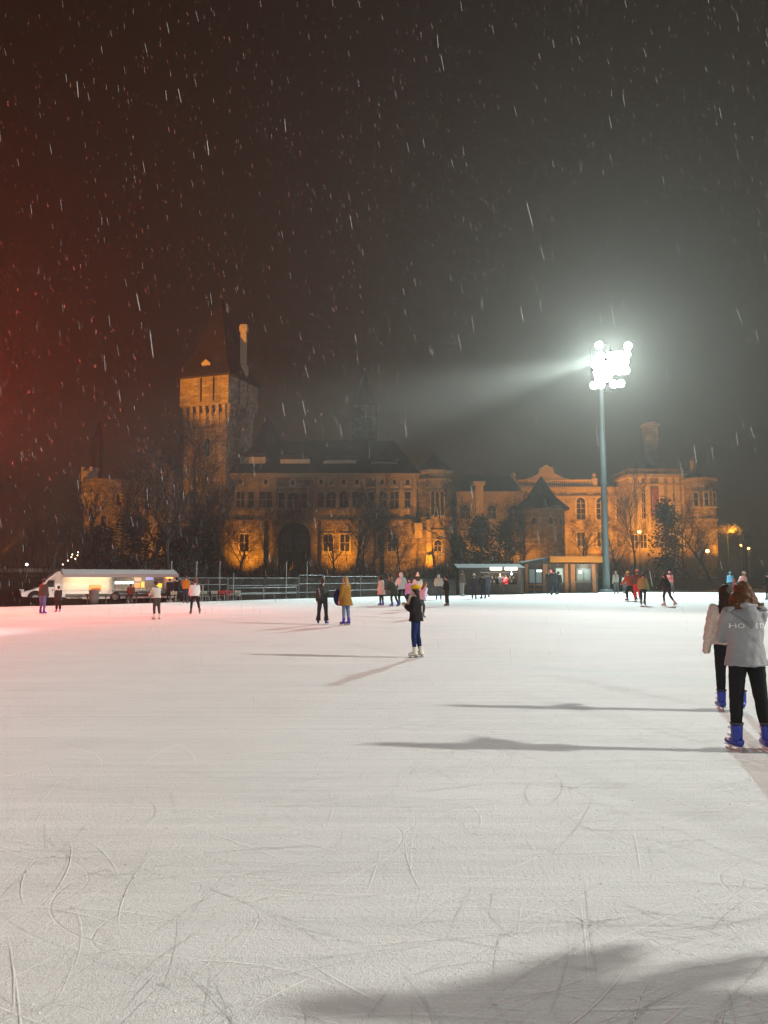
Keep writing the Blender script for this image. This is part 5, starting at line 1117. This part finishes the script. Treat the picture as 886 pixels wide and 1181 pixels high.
# group behind mid woman
person('skater in knee length pale pink coat', 440, 698.5, 664, -60, 'stand', (.62, .40, .34), .34, .04, 'cloth', BLK, 'slim', (.03, .015, .01), 'bob', None, 'beanie', BLUE)
person('skater in long dark green coat leaning forward', 455, 699.5, 665.5, -75, 'lean', (.028, .045, .034), .30, .05, 'cloth', (.02, .03, .025), 'slim', (.15, .06, .03), 'bob', None, 'beanie', BLUE)
person('skater in white hooded jacket with hood up', 464, 698, 660.5, -30, 'glide', (.66, .64, .64), .12, .045, 'cloth', BLK, 'slim', None, 'short', None, 'beanie', BLUE, .06, 'up')
person('skater in violet top with dark hat peeking behind the mustard beret', 473, 705, 667, -150, 'stand', (.36, .26, .50), .05, .04, 'cloth', BLK, 'slim', BRN, 'bob', (.03, .015, .03), 'beanie', (.3, .3, .32))
person('skater with cream pompom hat behind the lilac jacket', 482, 702, 662.5, -10, 'stand', (.52, .48, .40), .05, .045, 'fluffy', (.05, .05, .055), 'slim', BRN, 'long', (.62, .58, .46), 'pom', (.3, .3, .32))
person('skater in lilac jacket gliding with brown hair', 487, 713, 671, 60, 'stride', (.55, .46, .60), .10, .04, 'cloth', (.05, .05, .055), 'slim', (.16, .07, .035), 'long', None, 'beanie', (.10, .09, .10))
person('skater in fluffy cream jacket with hood up, back turned', 506, 692, 662.5, 5, 'pockets', (.56, .52, .42), .03, .06, 'fluffy', (.07, .07, .075), 'slim', None, 'short', None, 'beanie', (.06, .06, .16), .06, 'up')
person('skater in plain black jacket with brown skates, facing left', 515.5, 699, 664, -80, 'pockets', BLK, .06, .05, 'cloth', (.02, .02, .02), 'wide', BLK, 'short', (.02, .02, .02), 'beanie', (.07, .035, .025))
person('tall man in brown jacket and pale grey trousers at the far edge', 533, 688, 658, 60, 'stand', (.12, .095, .08), .06, .04, 'cloth', (.24, .23, .22), 'wide', BRN, 'short', None, 'beanie', (.20, .20, .20))
person('dark clothed skater in white hat before the snack kiosk', 547, 691, 662, 20, 'stand', (.045, .045, .05), .15, .05, 'cloth', (.03, .03, .05), 'slim', BRN, 'short', (.62, .62, .58), 'beanie', (.03, .03, .10))
person('dark clothed skater with pale scarf before the snack kiosk', 557.5, 690.5, 662, -30, 'pockets', (.03, .03, .035), .06, .05, 'cloth', (.025, .03, .05), 'slim', BLK, 'short', None, 'beanie', (.03, .03, .10), .06, None, (.35, .33, .30))
person('skater in slate blue jacket half hidden before the snack kiosk', 562, 689, 661, 30, 'stand', (.07, .10, .13), .06, .045, 'cloth', (.06, .08, .12), 'slim', BRN, 'short', None, 'beanie', (.03, .03, .12))
person('customer in dark jacket at the snack kiosk counter', 577, 685.5, 661.5, 10, 'reach', (.03, .03, .035), .08, .05, 'cloth', BLK, 'slim', (.20, .10, .05), 'short', None, 'beanie', (.03, .03, .03), .06, None, None, 'customers at the snack kiosk')
person('customer in bright red jacket at the snack kiosk counter', 584, 685.5, 663, 0, 'stand', (.55, .05, .06), .08, .045, 'cloth', BLK, 'slim', (.03, .02, .015), 'short', None, 'beanie', (.10, .10, .10), .06, None, None, 'customers at the snack kiosk')
person('dark skater at left of the trio before the cabin', 633.5, 686.5, 658, 20, 'stand', (.035, .04, .045), .10, .06, 'cloth', (.02, .025, .04), 'slim', (.15, .12, .10), 'short', None, 'beanie', (.03, .03, .08), .06, None, None, 'skaters before the timber cabin')
person('dark skater in middle of the trio before the cabin, carrying backpack', 639, 686.5, 657, 5, 'stand', (.04, .045, .05), .06, .08, 'cloth', (.02, .025, .035), 'wide', BLK, 'short', (.03, .03, .03), 'beanie', (.03, .03, .06), .06, None, None, 'skaters before the timber cabin')
person('dark skater at right of the trio before the cabin, one leg out', 643.5, 686, 659, 40, 'glide', (.03, .035, .04), .06, .06, 'cloth', (.02, .025, .035), 'slim', BLK, 'short', None, 'beanie', (.03, .03, .06), .06, None, None, 'skaters before the timber cabin')
# right group
person('skater in beige jacket and dark trousers beside the tall mast', 711, 685.5, 659, -20, 'stand', (.26, .24, .20), .04, .04, 'cloth', (.06, .06, .065), 'wide', BLND, 'short', None, 'beanie', (.07, .05, .05))
person('skater in white top behind the orange jacket', 720.5, 685, 663, 40, 'glide', (.50, .55, .55), .02, .03, 'cloth', (.06, .07, .08), 'slim', BRN, 'short', None, 'beanie', (.05, .05, .06))
person('skater in orange red jacket and yellow beanie', 727, 693, 659, -30, 'glide', (.38, .085, .035), .08, .05, 'cloth', (.025, .03, .03), 'wide', BRN, 'short', (.75, .50, .12), 'beanie', (.05, .035, .04))
person('skater in bright red trousers, brown jacket and pink beanie', 735.5, 693.5, 657, 20, 'glide', (.12, .055, .035), .06, .05, 'cloth', (.55, .03, .025), 'wide', BRN, 'short', (.72, .18, .20), 'beanie', (.10, .05, .05))
person('skater in olive green jacket and black trousers', 742, 698.5, 661, 30, 'glide', (.22, .24, .10), .10, .045, 'cloth', (.02, .025, .03), 'slim', (.05, .03, .03), 'short', None, 'beanie', (.04, .035, .04))
person('skater in black jacket with long dark hair and one leg trailing', 770, 699, 661, -40, 'glide', (.018, .022, .025), .05, .04, 'cloth', (.035, .03, .03), 'slim', (.04, .022, .018), 'long', None, 'beanie', (.40, .38, .36))
person('skater in pinkish red top behind the long haired black jacket', 773.5, 685.5, 659.5, 10, 'lean', (.50, .13, .13), .05, .04, 'cloth', (.06, .06, .06), 'slim', BRN, 'short', (.45, .12, .12), 'beanie', (.1, .1, .1))
person('skater in light blue jacket beyond the near pair', 843, 684, 660, -10, 'stand', (.10, .28, .42), .06, .06, 'cloth', (.03, .04, .05), 'slim', BLK, 'short', (.10, .28, .42), 'beanie', (.05, .05, .06))
person('skater in white jacket bending over beyond the near pair', 855, 694, 659.5, 75, (.42, (.4, .6, .1), (.0, .3, .1), (.5, .5, .3, .1), (-.5, .6, .2, .0)), (.60, .60, .56), .05, .05, 'cloth', (.22, .24, .26), 'slim', BLND, 'short', (.60, .60, .55), 'beanie', (.2, .2, .2))
person('dark clothed skater cut by the right picture edge', 886.5, 692, 661, -20, 'stand', BLK, .08, .04, 'cloth', BLK, 'slim', BLK, 'short', None, 'beanie', (.03, .03, .04))
# left group at the food van
person('skater in dark olive jacket and blue jeans before the van cab', 49, 708.5, 667.5, 20, 'stand', (.06, .048, .04), .06, .055, 'cloth', (.10, .10, .22), 'slim', (.03, .02, .018), 'short', (.05, .035, .03), 'beanie', BLUE)
person('small skater in long dark coat before the van cab', 67, 706, 676, -60, 'stand', (.030, .022, .022), .22, .06, 'cloth', (.02, .015, .015), 'wide', (.02, .015, .012), 'short', (.02, .02, .02), 'beanie', (.12, .09, .40))
person('skater in cream jacket, dark leggings and dark purple hat gliding left', 180.5, 714.5, 670.5, -50, (.16, (.12, .22, .03), (-.05, .15, .02), (.5, .1, .9, .4), (.4, .1, 1.0, .4)), (.50, .45, .38), .01, .03, 'cloth', (.055, .045, .045), 'slim', BRN, 'short', (.05, .018, .06), 'beanie', (.60, .56, .50), .06, None, (.05, .03, .03))
person('skater in white jacket and black leggings striding right', 224.5, 708.5, 668.5, -25, (.10, (.30, .35, .12), (-.28, .15, .16), (.2, .2, .7, .3), (.2, .15, .8, .3)), (.60, .56, .55), .05, .05, 'cloth', (.02, .015, .016), 'slim', (.05, .03, .025), 'short', (.06, .04, .035), 'beanie', (.05, .03, .03))
person('customer in orange jacket at the food van canopy', 214, 695.5, 664, 15, 'stand', (.46, .20, .03), .03, .055, 'cloth', (.04, .04, .06), 'slim', (.10, .05, .03), 'short', None, 'beanie', (.10, .09, .09), .0, None, None, 'customers at the food van')
person('customer in plain black coat at left under the canopy', 195, 694.5, 667, 20, 'stand', (.022, .022, .025), .30, .06, 'cloth', (.02, .02, .02), 'slim', BLK, 'short', None, 'beanie', (.2, .19, .18), .0, None, None, 'customers at the food van')
person('customer in black jacket with pale stripe scarf under the canopy', 203.5, 694, 666, -20, 'pockets', (.025, .024, .026), .10, .06, 'cloth', (.03, .03, .03), 'slim', BLK, 'short', (.02, .02, .02), 'beanie', (.10, .10, .10), .0, None, (.40, .38, .36), 'customers at the food van')
# seated customer on a stool by the hatch
sp0 = vp(146, -1.5); st_ = thing('stool', 'low dark stool under the seated customer in maroon', 'stool', (sp0.x, sp0.y, -.05))
mb = MB(); mb.tube((0, 0, .40), (0, 0, .44), .19, .19, 14); mb.obj('seat', TIM, st_)
for a in range(4):
    mb = MB(); mb.tube((.16 * math.cos(a * PI / 2 + .7), .16 * math.sin(a * PI / 2 + .7), 0), (.11 * math.cos(a * PI / 2 + .7), .11 * math.sin(a * PI / 2 + .7), .40), .02, .02, 6); mb.obj('leg', STEELD, st_)
person('seated customer in maroon jacket under the serving hatch', 146, 697, 680, -35, 'sit', (.16, .045, .035), .03, .05, 'cloth', (.05, .05, .06), 'slim', BRN, 'bob', None, 'beanie', (.05, .04, .04), 0, None, None, 'customers at the food van', 0, -.02, pos=(sp0.x, sp0.y, -.05), H=1.3)
# someone standing just right of the camera, whose shadow falls across the near ice
person('bystander in dark coat standing just right of the camera', 0, 0, 0, 8, (.10, (.26, .15, .06), (-.20, .15, .06), (.85, .10, .1, .0), (.75, .10, .1, .0)), (.05, .05, .055), .12, .06, 'cloth', BLK, 'wide', BRN, 'long', None, 'beanie', BLUE, .06, None, None, None, 1, pos=(3.5, 3.12, 0), H=1.72)

# navy backpack held at the front of the mustard coat
o_, J_, k_, _j = SPEC['woman in long mustard brown hooded coat and blue jeans']
bp0 = MB(); bp0.ell((0, 0, 0), (.19, .15, .30), None, 14, 10); bp0.ell((0, -.10, -.06), (.14, .09, .18), None, 12, 8); bp0.cap((-.05, 0, .30), (.05, 0, .30), .02, .02, 8)
mo = Matrix.Rotation(-R(-55), 4, 'Z'); pp_ = o_.location + mo @ Vector((-.04, .34, 1.02 * k_))
bag = remesh(bp0, 'backpack', cloth((.012, .016, .085)), None, .014, 2, 0, .1, pp_, R(55)); tag(bag, 'navy backpack held against the front of the mustard coat', 'backpack')
mb = MB()
for s in (-1, 1): mb.path([Vector((s * .08, .09, .18)), Vector((s * .09, .14, .05)), Vector((s * .08, .09, -.14))], [.014] * 3, 6)
mb.obj('strap', BLK and cloth(BLK), bag)

# apply the modelling modifiers once
bpy.context.view_layer.update(); dg = bpy.context.evaluated_depsgraph_get()
done = [(o, bpy.data.meshes.new_from_object(o.evaluated_get(dg))) for o in PENDING]
for o, me in done:
    o.modifiers.clear(); nm = o.name; o.data = me
    for p_ in me.polygons: p_.use_smooth = True

# draped hood and lettering on the grey sweatshirt
o_, J_, k_, jk_ = SPEC['woman in grey hooded sweatshirt with brown long hair and blue skates, back turned']
me = jk_.data; bvh = BVHTree.FromPolygons([v_.co for v_ in me.vertices], [tuple(p_.vertices) for p_ in me.polygons])
S, Fw, X = J_['S'], J_['F'], Vector((1, 0, 0))
def onback(x, z, lift):
    h = bvh.ray_cast(Vector((x, -1.2, z)), Vector((0, 1, 0)))
    return Vector((x, (h[0].y if h[0] else -.1) - lift, z))
zs_ = J_['sh'].z
hd = MB(); n_, m_ = 22, 14; grid = []
for i in range(m_ + 1):
    t = i / m_; row = []
    for q in range(n_ + 1):
        u = -1 + 2 * q / n_; wdt = .185 * (1 - t ** 2.2 * .78) ; x = u * wdt; sag = (1 - u * u)
        z = zs_ + .075 - t * (.10 + .135 * sag) - .03 * u * u
        lift = .012 + .05 * sag * math.sin(PI * min(1, .15 + t * .85)) + .010 * math.sin(t * 11 + u * u * 3) * sag
        row.append(onback(x, min(z, zs_ + .03), lift) + Vector((0, 0, max(0, z - zs_ - .03))))
    grid.append(row)
vs = [p_ for r_ in grid for p_ in r_]; nn = len(vs); vs += [p_ + Vector((0, .02, 0)) for p_ in vs[:nn]]; fs = []
for i in range(m_):
    for q in range(n_):
        a = i * (n_ + 1) + q; fs.append((a, a + 1, a + n_ + 2, a + n_ + 1)); fs.append((a + nn, a + n_ + 1 + nn, a + n_ + 2 + nn, a + 1 + nn))
bd = [q for q in range(n_ + 1)] + [i * (n_ + 1) + n_ for i in range(1, m_ + 1)] + [m_ * (n_ + 1) + q for q in range(n_ - 1, -1, -1)] + [i * (n_ + 1) for i in range(m_ - 1, 0, -1)]
for a, b_ in zip(bd, bd[1:] + bd[:1]): fs.append((a, b_, b_ + nn, a + nn))
hd.add(vs, fs); ho = hd.obj('hood', cloth((.235, .235, .245)), jk_, True)
# rim roll of the hood
rim = MB(); pts = [onback(u * .2, zs_ + .03, .03) + Vector((0, 0, .045 - .05 * u * u)) for u in [q / 8 for q in range(-8, 9)]]; rim.path(pts, [.022 + .008 * math.cos(i) for i in range(17)], 10); rim.obj('hood_rim', cloth((.28, .28, .29)), ho, True)
def lettering(txt, xc, zc_, size, name):
    cu = bpy.data.curves.new('t', 'FONT'); cu.body = txt; cu.size = size; cu.align_x = 'CENTER'; cu.space_character = 1.12; cu.resolution_u = 3
    to = bpy.data.objects.new('t', cu); COL.objects.link(to); bpy.context.view_layer.update(); m2 = bpy.data.meshes.new_from_object(to.evaluated_get(bpy.context.evaluated_depsgraph_get())); bpy.data.objects.remove(to)
    bm = bmesh.new(); bm.from_mesh(m2); bmesh.ops.subdivide_edges(bm, edges=[e for e in bm.edges if e.calc_length() > .02], cuts=3); 
    for v_ in bm.verts: v_.co = onback(xc + v_.co.x * 1.15, zc_ + v_.co.y, .011)
    bm.to_mesh(m2); bm.free(); m2.materials.clear(); m2.materials.append(mat('white print', (.72, .72, .72), .7, var=.05)); lo = bpy.data.objects.new(name, m2); COL.objects.link(lo); lo.parent = jk_
zl = zs_ - .15
lettering('H', -.160, zl, .066, 'lettering'); lettering('O', -.098, zl, .066, 'lettering'); lettering('E', .052, zl, .066, 'lettering'); lettering('D', .112, zl, .066, 'lettering')
